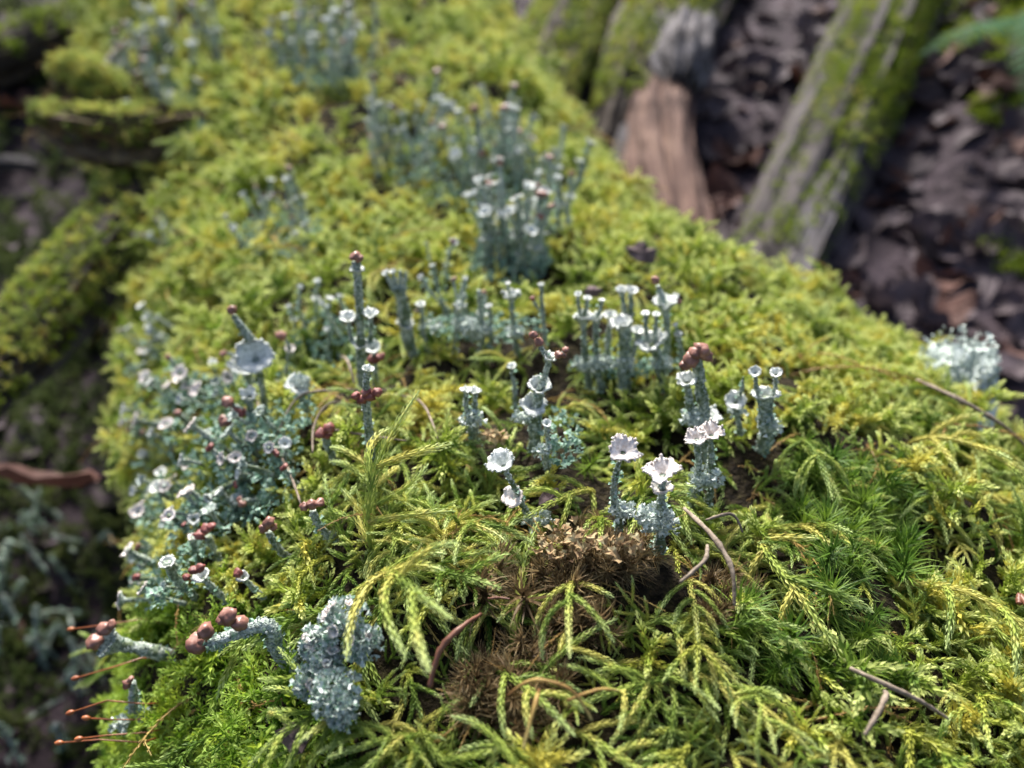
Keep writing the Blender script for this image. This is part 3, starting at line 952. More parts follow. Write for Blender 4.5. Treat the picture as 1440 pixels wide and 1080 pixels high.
lichen('leaf shaped upright lichen funnel with one side drawn out to a point', (642, 474), [
    dict(pts=[(641, 474), (642, 455), (645, 438)], w=9, w1=9, cup=20, face=.15, deep=1.1, jag=.9, scales=14),
    dict(pts=[(646, 438), (650, 425), (654, 412)], w=8, w1=4, root=False, scales=1, mat=M_LICHEN)], crust=[(655, 460, 34, 20, 34)])
lichen('thin spindly lichen with a swollen tip in a bed of blue grey scales', (678, 476), [
    dict(pts=[(678, 476), (676, 445), (674, 408)], w=9, w1=8, scales=26), dict(pts=[(690, 474), (690, 450), (688, 432)], w=8, w1=7, cup=10, face=.2, scales=16)],
    crust=[(672, 466, 40, 22, 50)])
lichen('lichen with a pointed crown like spiky cup', (722, 480), [
    dict(pts=[(724, 480), (721, 450), (719, 422)], w=10, w1=9, cup=27, face=.1, deep=.7, jag=1.2, scales=14),
    dict(pts=[(718, 420), (715, 408), (714, 400)], w=6, w1=4, cup=8, root=False, scales=0)], crust=[(726, 470, 24, 18, 22)])
lichen('fine lichen stalk carrying a bright red dot of fruit', (764, 470), [
    dict(pts=[(766, 470), (763, 440), (761, 402)], w=8, w1=7, cup=9, face=.1, scales=14, fruit=[(749, 420, 8, 'r')]),
    dict(pts=[(762, 440), (754, 430), (750, 422)], w=5, w1=4, root=False, scales=0)])
lichen('leaning lichen with a large pale funnel and a dark beak tipped by a pink knob', (372, 572), [
    dict(pts=[(372, 572), (368, 540), (360, 505)], w=12, w1=13, cup=54, face=.62, deep=.5, jag=.35, scales=8),
    dict(pts=[(352, 478), (342, 463), (328, 443)], w=20, w1=9, root=False, scales=3, gran=.12, fruit=[(326, 436, 14)])])
lichen('sprawling lichen with a broad pale cup opening to the side', (352, 548), [
    dict(pts=[(356, 548), (350, 532), (345, 518)], w=15, w1=14, cup=44, face=.5, deep=.5, jag=.6, scales=10, fruit=[(314, 497, 10), (336, 494, 10)]),
    dict(pts=[(345, 515), (330, 500), (318, 497)], w=9, w1=5, root=False, scales=2)])
lichen('ruffled pale lichen cup resting among brown wiry stems', (420, 556), [
    dict(pts=[(422, 556), (420, 544)], w=12, w1=12, cup=38, face=.55, deep=.35, jag=1.1, scales=10)], crust=[(425, 540, 24, 18, 24)])
lichen('thin stemmed lichen with a small shallow pinkish cup', (402, 545), [
    dict(pts=[(402, 545), (404, 515), (407, 492)], w=8, w1=7, cup=16, face=.35, deep=.4, jag=.4, inner=M_PINKCUP, scales=6, fruit=[(396, 472, 14)]),
    dict(pts=[(412, 500), (404, 482), (399, 474)], w=6, w1=5, root=False, scales=0)])
lichen('pale spiky lichen with three large salmon knobs hanging round its rim', (352, 596), [
    dict(pts=[(352, 596), (352, 575), (350, 558)], w=14, w1=12, cup=26, face=.3, deep=.7, jag=1.0, scales=10,
         fruit=[(337, 580, 18, 'r'), (320, 566, 17), (317, 592, 18), (330, 576, 13, 'r')]),
    dict(pts=[(345, 580), (330, 580), (320, 588)], w=8, w1=6, root=False, scales=2), dict(pts=[(342, 576), (330, 570), (322, 567)], w=8, w1=6, root=False, scales=2)])
lichen('low lichen with a pair of glossy crimson knobs', (458, 625), [
    dict(pts=[(460, 625), (459, 612)], w=13, w1=14, gran=.15, scales=6, fruit=[(452, 609, 16, 'r'), (463, 602, 17, 'r'), (461, 612, 12, 'r')])])
lichen('tiny lichen with a single flat white disc among dark wiry stems', (403, 650), [
    dict(pts=[(402, 650), (402, 635), (401, 624)], w=7, w1=6, cup=20, face=.6, deep=.25, jag=.3, scales=6)])
# the ones on the shaded flank
lichen('long grey crusty lichen arm lying sideways with four rounded brown knobs', (388, 915), [
    dict(pts=[(392, 915), (376, 880), (340, 888), (300, 905), (288, 905)], w=34, w1=22, gran=.5, grit=2.5, ss=1.3, scales=60, mat=M_LICHEN, low=1.0,
         fruit=[(289, 887, 24), (278, 905, 29), (321, 866, 24), (337, 876, 24), (312, 872, 15)])], clear=.005)
lichen('hollow grey lichen trumpet pointing away from the log with brown knobs on its mouth', (210, 918), [
    dict(pts=[(212, 916), (190, 910), (166, 906)], w=24, w1=26, gran=.2, scales=8, cup=46, deep=.8, jag=.7, face=.4, inner=M_LICHEN,
         fruit=[(134, 902, 24), (147, 884, 20), (157, 878, 14)])], clear=.005)
lichen('frosted lichen stub with a brown tip and a white lobe by the red bristles', (186, 1000), [
    dict(pts=[(188, 1000), (188, 975), (186, 960)], w=22, w1=14, scales=20, mat=M_LICHEN, fruit=[(178, 962, 14), (184, 955, 10)])], crust=[(172, 1020, 22, 26, 20)])
for lab, b, s in (
    ('small lichen with three rusty knobs poking from curly moss', (296, 770), dict(pts=[(300, 770), (292, 755)], w=12, w1=14, scales=8, fruit=[(281, 753, 15, 'r'), (290, 744, 17, 'r'), (297, 740, 12, 'r')])),
    ('lichen with a lumpy tan and rose knobbed head', (385, 765), dict(pts=[(388, 768), (378, 748)], w=12, w1=14, scales=8, fruit=[(371, 742, 15), (378, 735, 17), (384, 741, 13)])),
    ('lichen with a flat orange brown head against dark green scales', (445, 735), dict(pts=[(448, 738), (440, 718)], w=16, w1=14, scales=16, fruit=[(428, 712, 13), (438, 709, 15), (450, 707, 14)])),
    ('lichen showing one rusty knob and a white flap', (345, 830), dict(pts=[(355, 826), (342, 812)], w=10, w1=10, scales=8, cup=20, face=.5, fruit=[(335, 806, 13, 'r')])),
    ('lichen with a row of reddish knobs beside a lilac cup', (292, 825), dict(pts=[(300, 828), (285, 812)], w=12, w1=12, scales=10, cup=26, face=.4, fruit=[(272, 802, 14, 'r'), (282, 798, 13, 'r'), (262, 812, 11, 'r')]))):
    lichen(lab, b, [s])

def crusty(label, spots, n, size, spread=.009):
    p0, n0 = hit(*spots[0][:2])
    root = link('crust_lichen', None, None, label, 'lichen')
    root.location = p0
    CLEAR.append((p0, .005))
    for (x, y, w, cups) in spots:
        p, nn = hit(x, y)
        mm = project(p)[2] / FPX
        c = p - p0 + nn * .0035
        b = fruit_mb(c, w * mm * .27, nn, seed())
        link('crust', b.mesh('crust', M_LICHEN, True), root)
        mb = MB()
        for _ in range(n * 2):
            d = Vector((rnd(-1, 1), rnd(-1, 1), rnd(-1, 1))).normalized()
            if d.dot(nn) < -.3:
                d = -d
            grain(mb, c + d * w * mm * rnd(.22, .5), rnd(.0003, .0007), 0)
            flake(mb, c + d * w * mm * rnd(.28, .52), (d + Vector((rnd(-.5, .5), rnd(-.5, .5), rnd(-.2, .8)))).normalized(), d, size * rnd(.6, 1.2))
        mb.m = [random.choice((0, 0, 1)) for _ in mb.m]
        link('crust_scales', mb.mesh('crust_scales', [M_FROST, M_SCALE]), root, kind='stuff')
        for _ in range(cups):
            d = (nn + Vector((rnd(-.9, .9), rnd(-.9, .9), rnd(0, .9)))).normalized()
            link('cup', cup_mb(c + d * w * mm * .48, d, .0006, rnd(.0007, .0013), .0010, .8, seed()).mesh('cup', [M_LICHEN, M_PINKCUP], True), root)
crusty('big frosted grey green crust of lichen lobes hanging over the moss', [(500, 880, 62, 5), (525, 905, 42, 3), (460, 905, 34, 4), (478, 930, 42, 2), (455, 962, 40, 2), (490, 985, 62, 0), (500, 1008, 36, 0)], 70, .0022)

# look-alikes too many to describe singly: shared meshes, one object and its parts each
def proto_lichen(i):
    """meshes of one generic lichen about 1 unit (m) high scaled later: real size about 26 mm"""
    h = rnd(.018, .030)
    lean = Vector((rnd(-.25, .25), rnd(-.25, .25), 1))
    pts = [Vector((0, 0, -.006)), Vector((0, 0, 0)), lean * h * .5 + Vector((rnd(-.002, .002), rnd(-.002, .002), 0)), lean * h]
    w = rnd(.0007, .0012)
    mb, P, Rr = stalk_mb(pts, [w * 1.2, w * 1.1, w, w * .9], seed())
    fb = MB()
    for _ in range(26):
        k = int(random.random() ** 1.5 * (len(P) - 2))
        ax = (P[k + 1] - P[k]).normalized(); o1 = ax.orthogonal().normalized(); a = rnd(0, 6.28)
        r_ = o1 * math.cos(a) + ax.cross(o1) * math.sin(a)
        flake(fb, P[k] + r_ * Rr[k] * .9, (r_ + ax * rnd(-.2, .8)).normalized(), ax, rnd(.001, .0026))
    grains_on(fb, P, Rr, 70, .0003, .0006)
    parts = [('stalk', mb.mesh('stalk', M_LICHEN if i % 2 else M_STALK, True)), ('scales', fb.mesh('scales', [M_SCALE, M_LICHEN]))]
    if i % 5 != 4:
        parts.append(('cup', cup_mb(pts[-1] - lean.normalized() * .001, lean + Vector((rnd(-.3, .3), rnd(-.5, .1), 0)), w * .9, rnd(.0013, .0026), rnd(.0016, .0028), .9, seed()).mesh('cup', [M_LICHEN, M_INNER], True)))
    if i % 3 == 0:
        parts.append(('cup', cup_mb(P[len(P) // 2], lean, w, rnd(.0018, .0030), .002, .9, seed()).mesh('cup', [M_LICHEN, M_INNER], True)))
    if i % 5 == 4 or i % 4 == 1:
        for k in range(2):
            parts.append(('fruiting_body', fruit_mb(pts[-1] + Vector((rnd(-.001, .001), rnd(-.001, .001), rnd(0, .001))), rnd(.0012, .0018), Vector((0, 0, 1)), seed()).mesh('fruiting_body', M_FRUIT, True)))
    return parts

def proto_small(i):
    """a short cup barely out of the moss"""
    h = rnd(.006, .011)
    d = Vector((rnd(-.4, .4), rnd(-.4, .4), 1))
    w = rnd(.0007, .0011)
    mb, P, Rr = stalk_mb([Vector((0, 0, -.004)), d * h * .5, d * h], [w, w, w * .9], seed())
    parts = [('stalk', mb.mesh('stalk', M_STALK, True))]
    if i % 5 == 3:
        for k in range(2):
            parts.append(('fruiting_body', fruit_mb(d * h + Vector((rnd(-.001, .001), rnd(-.001, .001), 0)), rnd(.0009, .0014), Vector((0, 0, 1)), seed()).mesh('fruiting_body', M_REDFRUIT if i % 2 else M_FRUIT, True)))
    else:
        parts.append(('cup', cup_mb(d * h * .9, d, w, rnd(.0014, .0026), rnd(.0009, .0016), .8, seed()).mesh('cup', [M_LICHEN, (M_INNER, M_PINKCUP, M_LICHEN)[i % 3]], True)))
    fb = MB()
    for _ in range(16):
        a = rnd(0, 6.28)
        flake(fb, Vector((math.cos(a), math.sin(a), 0)) * rnd(.0005, .003) + Vector((0, 0, rnd(0, h * .5))), Vector((math.cos(a), math.sin(a), rnd(.2, 1))).normalized(), Vector((0, 0, 1)), rnd(.0015, .003))
    parts.append(('scales', fb.mesh('scales', M_SCALE)))
    return parts

random.seed(31)
P_TALL = [proto_lichen(i) for i in range(12)]
P_SMALL = [proto_small(i) for i in range(12)]

def place_lichen(parts, loc, q, s, label, group):
    root = link('cup_lichen', None, None, label, 'lichen', group)
    root.location = loc
    root.rotation_mode = 'QUATERNION'
    root.rotation_quaternion = q
    root.scale = (s, s, s)
    so = None
    for nm, me in parts:
        o = link(nm, me, root if nm in ('stalk', 'scales') else so, kind='stuff' if nm == 'scales' else None)
        so = so or o
    return root

def colony(spots, protos, label, group, smin, smax, up_share, tilt=.25, clear=.0026):
    for (cx, cy, rx, ry, n) in spots:
        k = tries = 0
        while k < n and tries < n * 20:
            tries += 1
            a, r = rnd(0, 6.28), math.sqrt(random.random())
            p, nn = hit(cx + math.cos(a) * r * rx, cy + math.sin(a) * r * ry)
            if p is None:
                continue
            k += 1
            place_lichen(random.choice(protos), p - nn * .001, frame_quat(growth(nn, up_share, tilt), rnd(0, 6.28)), rnd(smin, smax), label + (' near ' + near_mark(*project(p)[:2]) if protos is P_SMALL else ''), group)
            CLEAR.append((p, clear))

random.seed(41)
colony([(560, 210, 50, 40, 16), (660, 230, 85, 50, 34), (765, 275, 45, 45, 14)], P_TALL, 'blue grey cup lichen in the dense stand on the sloping far shoulder of the log', 'dense lichen stand on the far shoulder', .8, 1.45, .85)
colony([(715, 355, 55, 35, 26)], P_TALL, 'slender cup lichen in the stand just behind the front row', 'lichen stand behind the front row', .9, 1.3, .85)
colony([(205, 150, 70, 55, 42), (255, 70, 55, 45, 14)], P_TALL, 'blue grey cup lichen in the thicket above the broken mossy stub', 'lichen thicket above the stub', 1.1, 1.9, .8)
colony([(455, 95, 65, 30, 28)], P_TALL, 'pale lichen stalk in the small thicket farthest up the log', 'farthest lichen thicket', 1.1, 1.7, .85)
colony([(400, 320, 55, 35, 13), (345, 340, 18, 12, 2)], P_TALL, 'cup lichen in the loose group scattered over the yellow moss crest', 'loose lichen group on the crest', .7, 1.1, .6)
colony([(235, 335, 35, 20, 6), (225, 480, 30, 30, 5)], P_TALL, 'lichen leaning out from the upper edge of the log flank', 'lichens on the upper flank', .6, .9, .2)
colony([(620, 385, 14, 20, 3), (650, 445, 45, 20, 6), (450, 470, 45, 35, 8)], P_TALL, 'thin grey lichen between the tall brown tipped stalk and the spiky crown one', 'thin lichens in the front row', .5, .8, .8)
colony([(290, 640, 120, 110, 36), (225, 760, 70, 90, 24), (360, 660, 70, 80, 10)], P_SMALL, 'small white cup lichen on the log flank', 'small cups on the flank', .7, 1.25, .2)
colony([(240, 540, 70, 60, 14)], P_SMALL, 'short pale cup lichen on the flank edge', 'cups on the flank edge', .9, 1.3, .3)

# blue green basal scales carpeting the flank, uncountable
def scale_carpet(name, label, spots, mat, smin, smax, parent=None):
    mb = MB()
    for (cx, cy, rx, ry, n) in spots:
        for _ in range(n):
            a, r = rnd(0, 6.28), math.sqrt(random.random())
            p, nn = hit(cx + math.cos(a) * r * rx, cy + math.sin(a) * r * ry)
            if p is None:
                continue
            out = (nn * .4 + Vector((rnd(-1, 1), rnd(-1, 1), rnd(-.3, 1)))).normalized()
            flake(mb, p - nn * rnd(-.0015, .0025), out, nn, rnd(smin, smax) * max(1, project(p)[2] / .35))
    return link(name, mb.mesh(name, mat), parent, label, 'lichen', None, 'stuff')
scale_carpet('lichen_scales', 'bluish green lichen scales spread through the moss around the lichen stands',
             [(300, 640, 120, 110, 800), (230, 770, 70, 80, 300), (660, 240, 110, 60, 600), (215, 160, 80, 50, 600), (715, 365, 60, 35, 350), (455, 100, 60, 25, 200),
              (400, 330, 60, 35, 250), (680, 462, 90, 18, 260), (880, 515, 80, 12, 160), (385, 570, 60, 60, 200), (790, 620, 30, 40, 80), (470, 480, 60, 40, 160)], M_SCALE, .0014, .0032)
scale_carpet('withered_scales', 'curled brown and tan lichen scales under the crusty foot beside the hollow', [(790, 765, 45, 22, 70), (875, 772, 35, 16, 40), (690, 620, 20, 12, 20)], M_BROWNSCALE, .0018, .0034)

# ------------------------------------------------------------------ wood, litter and plants round the log
def hitf(px, py):
    loc, nor, _i, _d = floor_bvh.ray_cast(CAMP, ray(px, py).normalized())
    if loc is None:
        return None, None
    return loc, (nor if nor.z > 0 else -nor)

def wood_mb(pts, radii, sd, flat=1.0, ridge=.22, seg=44, jag=.5):
    """a weathered limb: long fibre ridges run along it and its ends break off in splinters"""
    mb = MB()
    pts = [Vector(p) for p in pts]
    P, Rr = [], []
    n = len(pts)
    for i in range(n - 1):
        p0, p1, p2, p3 = pts[max(i - 1, 0)], pts[i], pts[i + 1], pts[min(i + 2, n - 1)]
        for j in range(10):
            u = j / 10
            P.append(0.5 * ((2 * p1) + (-p0 + p2) * u + (2 * p0 - 5 * p1 + 4 * p2 - p3) * u * u + (-p0 + 3 * p1 - 3 * p2 + p3) * u ** 3))
            Rr.append(radii[i] + (radii[i + 1] - radii[i]) * u)
    P.append(pts[-1]); Rr.append(radii[-1])
    N = len(P)
    rings = []
    for i, p in enumerate(P):
        tg = (P[min(i + 1, N - 1)] - P[max(i - 1, 0)]).normalized()
        side = tg.cross(Vector((0, 0, 1)))
        side = side.normalized() if side.length > .05 else Vector((1, 0, 0))
        up = side.cross(tg)
        u = i / (N - 1)
        ring = []
        for k in range(seg):
            a = 2 * math.pi * k / seg
            nz = Vector((math.cos(a) * 2.2 + sd, math.sin(a) * 2.2, u * 1.3 + sd))
            w = 1 + ridge * noise.noise(nz) + ridge * .8 * noise.noise(Vector((math.cos(a) * 6 + sd, math.sin(a) * 6, u * 1.6))) + .10 * noise.noise(p * 30 + Vector((math.cos(a), math.sin(a), 0)) * 1.5) + ridge * .5 * noise.noise(Vector((math.cos(a) * 11 + sd, math.sin(a) * 11, u * 1.1)))
            e = 0
            if i in (0, N - 1):
                e = jag * Rr[i] * noise.noise(Vector((math.cos(a) * 4, math.sin(a) * 4, sd + i)))
            q = p + (side * math.cos(a) + up * math.sin(a) * flat) * Rr[i] * w + tg * e
            ring.append(mb.vert(q, u, (k / seg, u * 1.5)))
        rings.append(ring)
    for i in range(N - 1):
        for k in range(seg):
            mb.face((rings[i][k], rings[i][(k + 1) % seg], rings[i + 1][(k + 1) % seg], rings[i + 1][k]))
    for ring, p, flip in ((rings[0], P[0], 1), (rings[-1], P[-1], 0)):
        c = mb.vert(p, 0, (0, 0))
        for k in range(seg):
            f = (ring[k], ring[(k + 1) % seg], c)
            mb.face(f[::-1] if flip else f)
    return mb, P, Rr

def wood(name, label, cat, pieces, moss=None, group=None):
    """pieces: (part name, points, radii, material, flat, ridge); moss: (share of length from-to, count, kind, size, least normal z)"""
    O = Vector(pieces[0][1][0])
    root = link(name, None, None, label, cat, group)
    root.location = O
    lines = []
    for (pn, pts, radii, mat, flat, ridge) in pieces:
        mb, P, Rr = wood_mb([Vector(p) - O for p in pts], radii, seed() * 1.7, flat, ridge)
        link(pn, mb.mesh(pn, mat, False), root)
        lines.append((P, Rr, flat))
    for (k, u0, u1, n, kind, size, minz) in moss or ():
        P, Rr, flat = lines[k]
        out = []
        while len(out) < n:
            u = rnd(u0, u1)
            i = min(len(P) - 2, int(u * (len(P) - 1)))
            tg = (P[i + 1] - P[i]).normalized()
            side = tg.cross(Vector((0, 0, 1))).normalized(); up = side.cross(tg)
            a = rnd(-.4, math.pi + .4) if minz > -.5 else rnd(0, 6.28)
            nn = (side * math.cos(a) + up * math.sin(a)).normalized()
            if nn.z < minz + rnd(-.2, .2):
                continue
            q = P[i].lerp(P[i + 1], random.random()) + (side * math.cos(a) + up * math.sin(a) * flat) * Rr[i] * 1.06
            out.append((q, frame_quat(growth(nn, .3, .5), rnd(0, 6.28)), size * rnd(.7, 1.3), random.randrange(len(kind.variants))))
        scatter('moss', None, None, kind, out, root)
    return root

random.seed(51)
def fp(px, py, lift=0.0):
    p, _n = hitf(px, py)
    return p + Vector((0, 0, lift))
def fr(px, py, w):
    return w * project(hitf(px, py)[0])[2] / FPX / 2

K_DULL2 = K_DULL
c0 = [(1010, 520), (1085, 385), (1150, 255), (1210, 120), (1270, -20), (1310, -110)]
wood('mossy_root', 'long split grey root with moss along its upper side running down towards the log', 'root',
     [('wood', [fp(x, y, .015) for x, y in c0], [fr(x, y, w) for (x, y), w in zip(c0, (105, 115, 120, 115, 100, 90))], M_ROOT, .95, .40),
      ('splinter', [fp(1085, 470, .03), fp(1130, 370, .04), fp(1195, 235, .045), fp(1222, 160, .04)], [.018, .02, .018, .008], M_GREYWOOD, .8, .25)],
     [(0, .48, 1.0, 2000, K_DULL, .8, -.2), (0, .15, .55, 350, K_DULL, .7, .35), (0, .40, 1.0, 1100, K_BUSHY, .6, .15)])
b0 = [(860, 240), (905, 120), (955, 20), (1000, -60)]
wood('rotten_log', 'crumbling red brown log end with a grey broken knot and a mossy back', 'log',
     [('mossy_back', [fp(x, y, .02) for x, y in b0], [fr(x, y, w) for (x, y), w in zip(b0, (70, 110, 120, 90))], M_DARKWOOD, .9, .3),
      ('rotten_wood', [fp(945, 360, .02), fp(925, 270, .04), fp(925, 190, .04), fp(940, 150, .03)], [fr(940, 350, 95), fr(930, 260, 100), fr(930, 200, 90), fr(930, 160, 60)], M_REDWOOD, .8, .32),
      ('knot', [fp(952, 200, .07), fp(952, 165, .075), fp(962, 120, .07)], [fr(950, 190, 46), fr(950, 150, 78), fr(960, 120, 66)], M_GREYWOOD, 1, .3),
      ('splinter', [fp(868, 270, .03), fp(880, 210, .045), fp(890, 165, .05)], [.009, .012, .004], M_GREYWOOD, .6, .3),
      ('splinter', [fp(925, 150, .06), fp(922, 105, .07), fp(935, 85, .06)], [.012, .016, .006], M_GREYWOOD, .6, .3)],
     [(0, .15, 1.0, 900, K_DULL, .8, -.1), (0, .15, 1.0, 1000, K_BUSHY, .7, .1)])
a0 = [(735, 230), (775, 120), (815, 30), (860, -70)]
wood('mossy_limb', 'mossy dead limb with a bare grey strip lying close against the log', 'branch',
     [('wood', [fp(x, y, .03) for x, y in a0], [fr(x, y, w) for (x, y), w in zip(a0, (80, 100, 100, 90))], M_DARKWOOD, .9, .3),
      ('bare_strip', [fp(772, 180, .05), fp(793, 105, .065), fp(812, 60, .05)], [.010, .017, .006], M_GREYWOOD, .7, .3)],
     [(0, .0, 1.0, 900, K_DULL, .8, -.1), (0, .0, 1.0, 1500, K_BUSHY, .7, .0)])
# left of the log
e0, e0n = hit(262, 200, log_bvh)
E0 = project(e0)[2]
def lp(x, y, f):
    return at(x, y, f)
wood('broken_stub', 'broken branch stub shaggy with moss jutting out of the log flank', 'branch stub',
     [('stub', [lp(300, 215, E0 + .05), lp(235, 195, E0), lp(180, 200, E0 - .02), lp(120, 188, E0 - .03), lp(60, 165, E0 - .03)], [.036, .026, .024, .020, .008], M_STUB, .8, .6),
      ('knob', [lp(190, 175, E0 + .03), lp(140, 145, E0 + .01), lp(112, 118, E0 + .005), lp(98, 92, E0 + .005)], [.028, .022, .019, .010], M_STUB, 1.0, .6)],
     [(0, .0, 1, 300, K_BUSHY, .6, .45), (1, .0, 1, 420, K_BUSHY, .6, .3), (0, .3, 1, 160, K_TAN, .7, -1.5), (1, .2, 1, 130, K_TAN, .7, -1.5), (0, 0, 1, 110, K_DULL, .5, -1.5), (1, 0, 1, 130, K_DULL, .5, -1.5)])
de = lp(-70, 600, .42)
de2 = Vector((de.x - .05, de.y - .03, ground_z(de.x - .05, de.y - .03) + .006))
wood('drooping_branch', 'mossy dead branch arching down from the log to the dark ground', 'branch',
     [('wood', [lp(235, 235, .62), lp(165, 320, .54), lp(100, 400, .50), lp(30, 490, .46), de, de2], [.022, .022, .023, .021, .019, .015], M_ROOT, .9, .45)],
     [(0, .0, 1, 700, K_BUSHY, .5, .1), (0, .0, 1, 160, K_TAN, .6, -.3), (0, 0, 1, 300, K_DULL, .6, -.4)])
t0 = [(-60, 150), (60, 105), (170, 60), (290, 5), (380, -40)]
wood('dark_branch', 'dark fallen branch with thin moss lying on the ground past the stub', 'branch',
     [('wood', [fp(x, y, .03) for x, y in t0], [fr(x, y, 64) for x, y in t0], M_DARKWOOD, .9, .3)], [(0, 0, 1, 200, K_DULL, 1.4, .3)])
wood('pale_twig', 'pale purplish broken twig on the dark ground beside the stub', 'twig',
     [('wood', [fp(-30, 262, .02), fp(20, 262, .025), fp(60, 258, .02)], [.008, .009, .006], M_GREYWOOD, .9, .3)])
# the pale lichen crusted stub at the near edge of the log
g, gn = hit(1322, 585, log_bvh)
gf = project(g)[2]
rt = wood('pale_stub', 'pale lichen crusted twig stub sticking out beyond the bright moss edge', 'branch stub',
     [('wood', [lp(1290, 640, gf + .01), lp(1325, 580, gf + .02), lp(1345, 535, gf + .025), lp(1352, 492, gf + .025)], [.012, .0145, .0145, .011], M_FROST, 1, .4)])
mb = MB()
for _ in range(900):
    u = random.random() * .86
    c = lp(1322 + 30 * u, 585 - 95 * u, gf + .021) - rt.location
    d = Vector((rnd(-1, 1), rnd(-1, .4), rnd(-1, 1))).normalized()
    flake(mb, c + d * .0135, (d + Vector((rnd(-.5, .5), rnd(-.5, .5), rnd(-.5, .5)))).normalized(), d, rnd(.0015, .0034))
link('crust_scales', mb.mesh('crust_scales', M_FROST), rt, kind='stuff')
for i in range(9):
    mb = MB()
    a = lp(1335 + rnd(-18, 22), 592 + rnd(-4, 8), gf + .005)
    b = lp(1372 + rnd(-35, 30), 540 + rnd(-10, 20), gf + rnd(.0, .02))
    mid = a.lerp(b, .5) + Vector((rnd(-.003, .003), 0, rnd(0, .004)))
    mb.tube([a, mid, b], [.0004, .0003, .0002], 5)
    link('dry_stem', mb.mesh('dry_stem', M_TAN), None, 'thin dry tan moss stem bristling beneath the pale lichen crusted stub', 'moss stem', 'dry stems under the pale stub')

# dead leaves on the floor
def leaf_mesh(ln, w, curl, roll, mat):
    mb = MB()
    nu, nv = 9, 5
    rows = []
    ph = rnd(0, 6)
    for i in range(nu):
        u = i / (nu - 1)
        ww = w * math.sin(math.pi * min(1, u * .92 + .06)) ** .8 * (1 + .12 * math.sin(u * 17 + ph))
        row = []
        for j in range(nv):
            v = j / (nv - 1) * 2 - 1
            row.append(mb.vert((v * ww, (u - .5) * ln, roll * ww * v * v + curl * ln * (u - .5) ** 2 + .12 * w * math.sin(u * 9 + ph + v * 2)), u))
        rows.append(row)
    for i in range(nu - 1):
        for j in range(nv - 1):
            mb.face((rows[i][j], rows[i][j + 1], rows[i + 1][j + 1], rows[i + 1][j]))
    blade = mb.mesh('blade', mat)
    sm = MB()
    sm.tube([(0, -.5 * ln - .25 * w, curl * ln * .25 + .002), (0, -.25 * ln, curl * ln * .07 + .001), (0, .3 * ln, curl * ln * .1 + .001)], [w * .05, w * .04, w * .015], 5)
    return blade, sm.mesh('leaf_stem', mat)

random.seed(61)
LEAVES = [leaf_mesh(rnd(.05, .075), rnd(.012, .022), rnd(-.7, 1.2), rnd(-.4, .7), M_LITTER[i % 4]) for i in range(9)]
def dead_leaf(p, nn, label, group, me=None, s=1.0, lift=.004):
    b, stm = me or random.choice(LEAVES)
    o = link('dead_leaf', b, None, label, 'leaf', group)
    o.location = p + nn * lift
    o.rotation_mode = 'QUATERNION'
    o.rotation_quaternion = frame_quat(nn + Vector((rnd(-.5, .5), rnd(-.5, .5), 0)), rnd(0, 6.28))
    o.scale = (s, s, s)
    link('leaf_stem', stm, o)
    return o
k = 0
while k < 260:
    px, py = rnd(640, 1440) if k < 190 else rnd(1150, 1440), rnd(-20, 620)
    edge = np.interp(py, [0, 100, 200, 340, 360, 400, 500, 640], [690, 750, 830, 930, 1000, 1180, 1290, 1440])
    if px < edge - 30:
        continue
    p, nn = hitf(px, py)
    if p is None or p.y > 3:
        continue
    li = random.randrange(9)
    zone = 'beside the crumbling rotten log' if px < 1000 else ('under the split grey root' if px < 1180 and py > 240 else ('on the dark slope past the split grey root' if px > 1200 else 'between the rotten log and the split root'))
    dead_leaf(p, nn, ('dull brown', 'dark brown', 'pale grey brown', 'rusty brown')[li % 4] + (' curled', ' flat', ' folded')[li % 3] + ' dead leaf ' + zone, 'dead leaves in the litter', LEAVES[li], rnd(.7, 1.25))
    k += 1
for px, py in ((560, 5), (30, 160), (140, 110), (90, 330), (20, 350), (40, 620), (240, 60), (20, 440), (120, 470)):
    p, nn = hitf(px, py)
    if p is not None:
        dead_leaf(p, nn, 'brown dead leaf on the shaded ground beside the drooping branch', 'dead leaves on the shaded side')
p, nn = hitf(890, 45)
dead_leaf(p + Vector((0, 0, .02)), (nn + Vector((0, -.6, 0))).normalized(), 'bright orange dead leaf caught between the mossy limb and the rotten log', None, leaf_mesh(.05, .017, .6, .4, M_ORANGE), lift=.03)
p = at(62, 690, .40)
o = dead_leaf(p, Vector((.2, -.5, 1)).normalized(), 'large folded red brown dead leaf wedged low beside the log flank', None, leaf_mesh(.062, .016, .5, .5, M_LITTER[3]))
o.rotation_quaternion = Quaternion((0, 0, 1), R(80)) @ Quaternion((0, 1, 0), R(35))

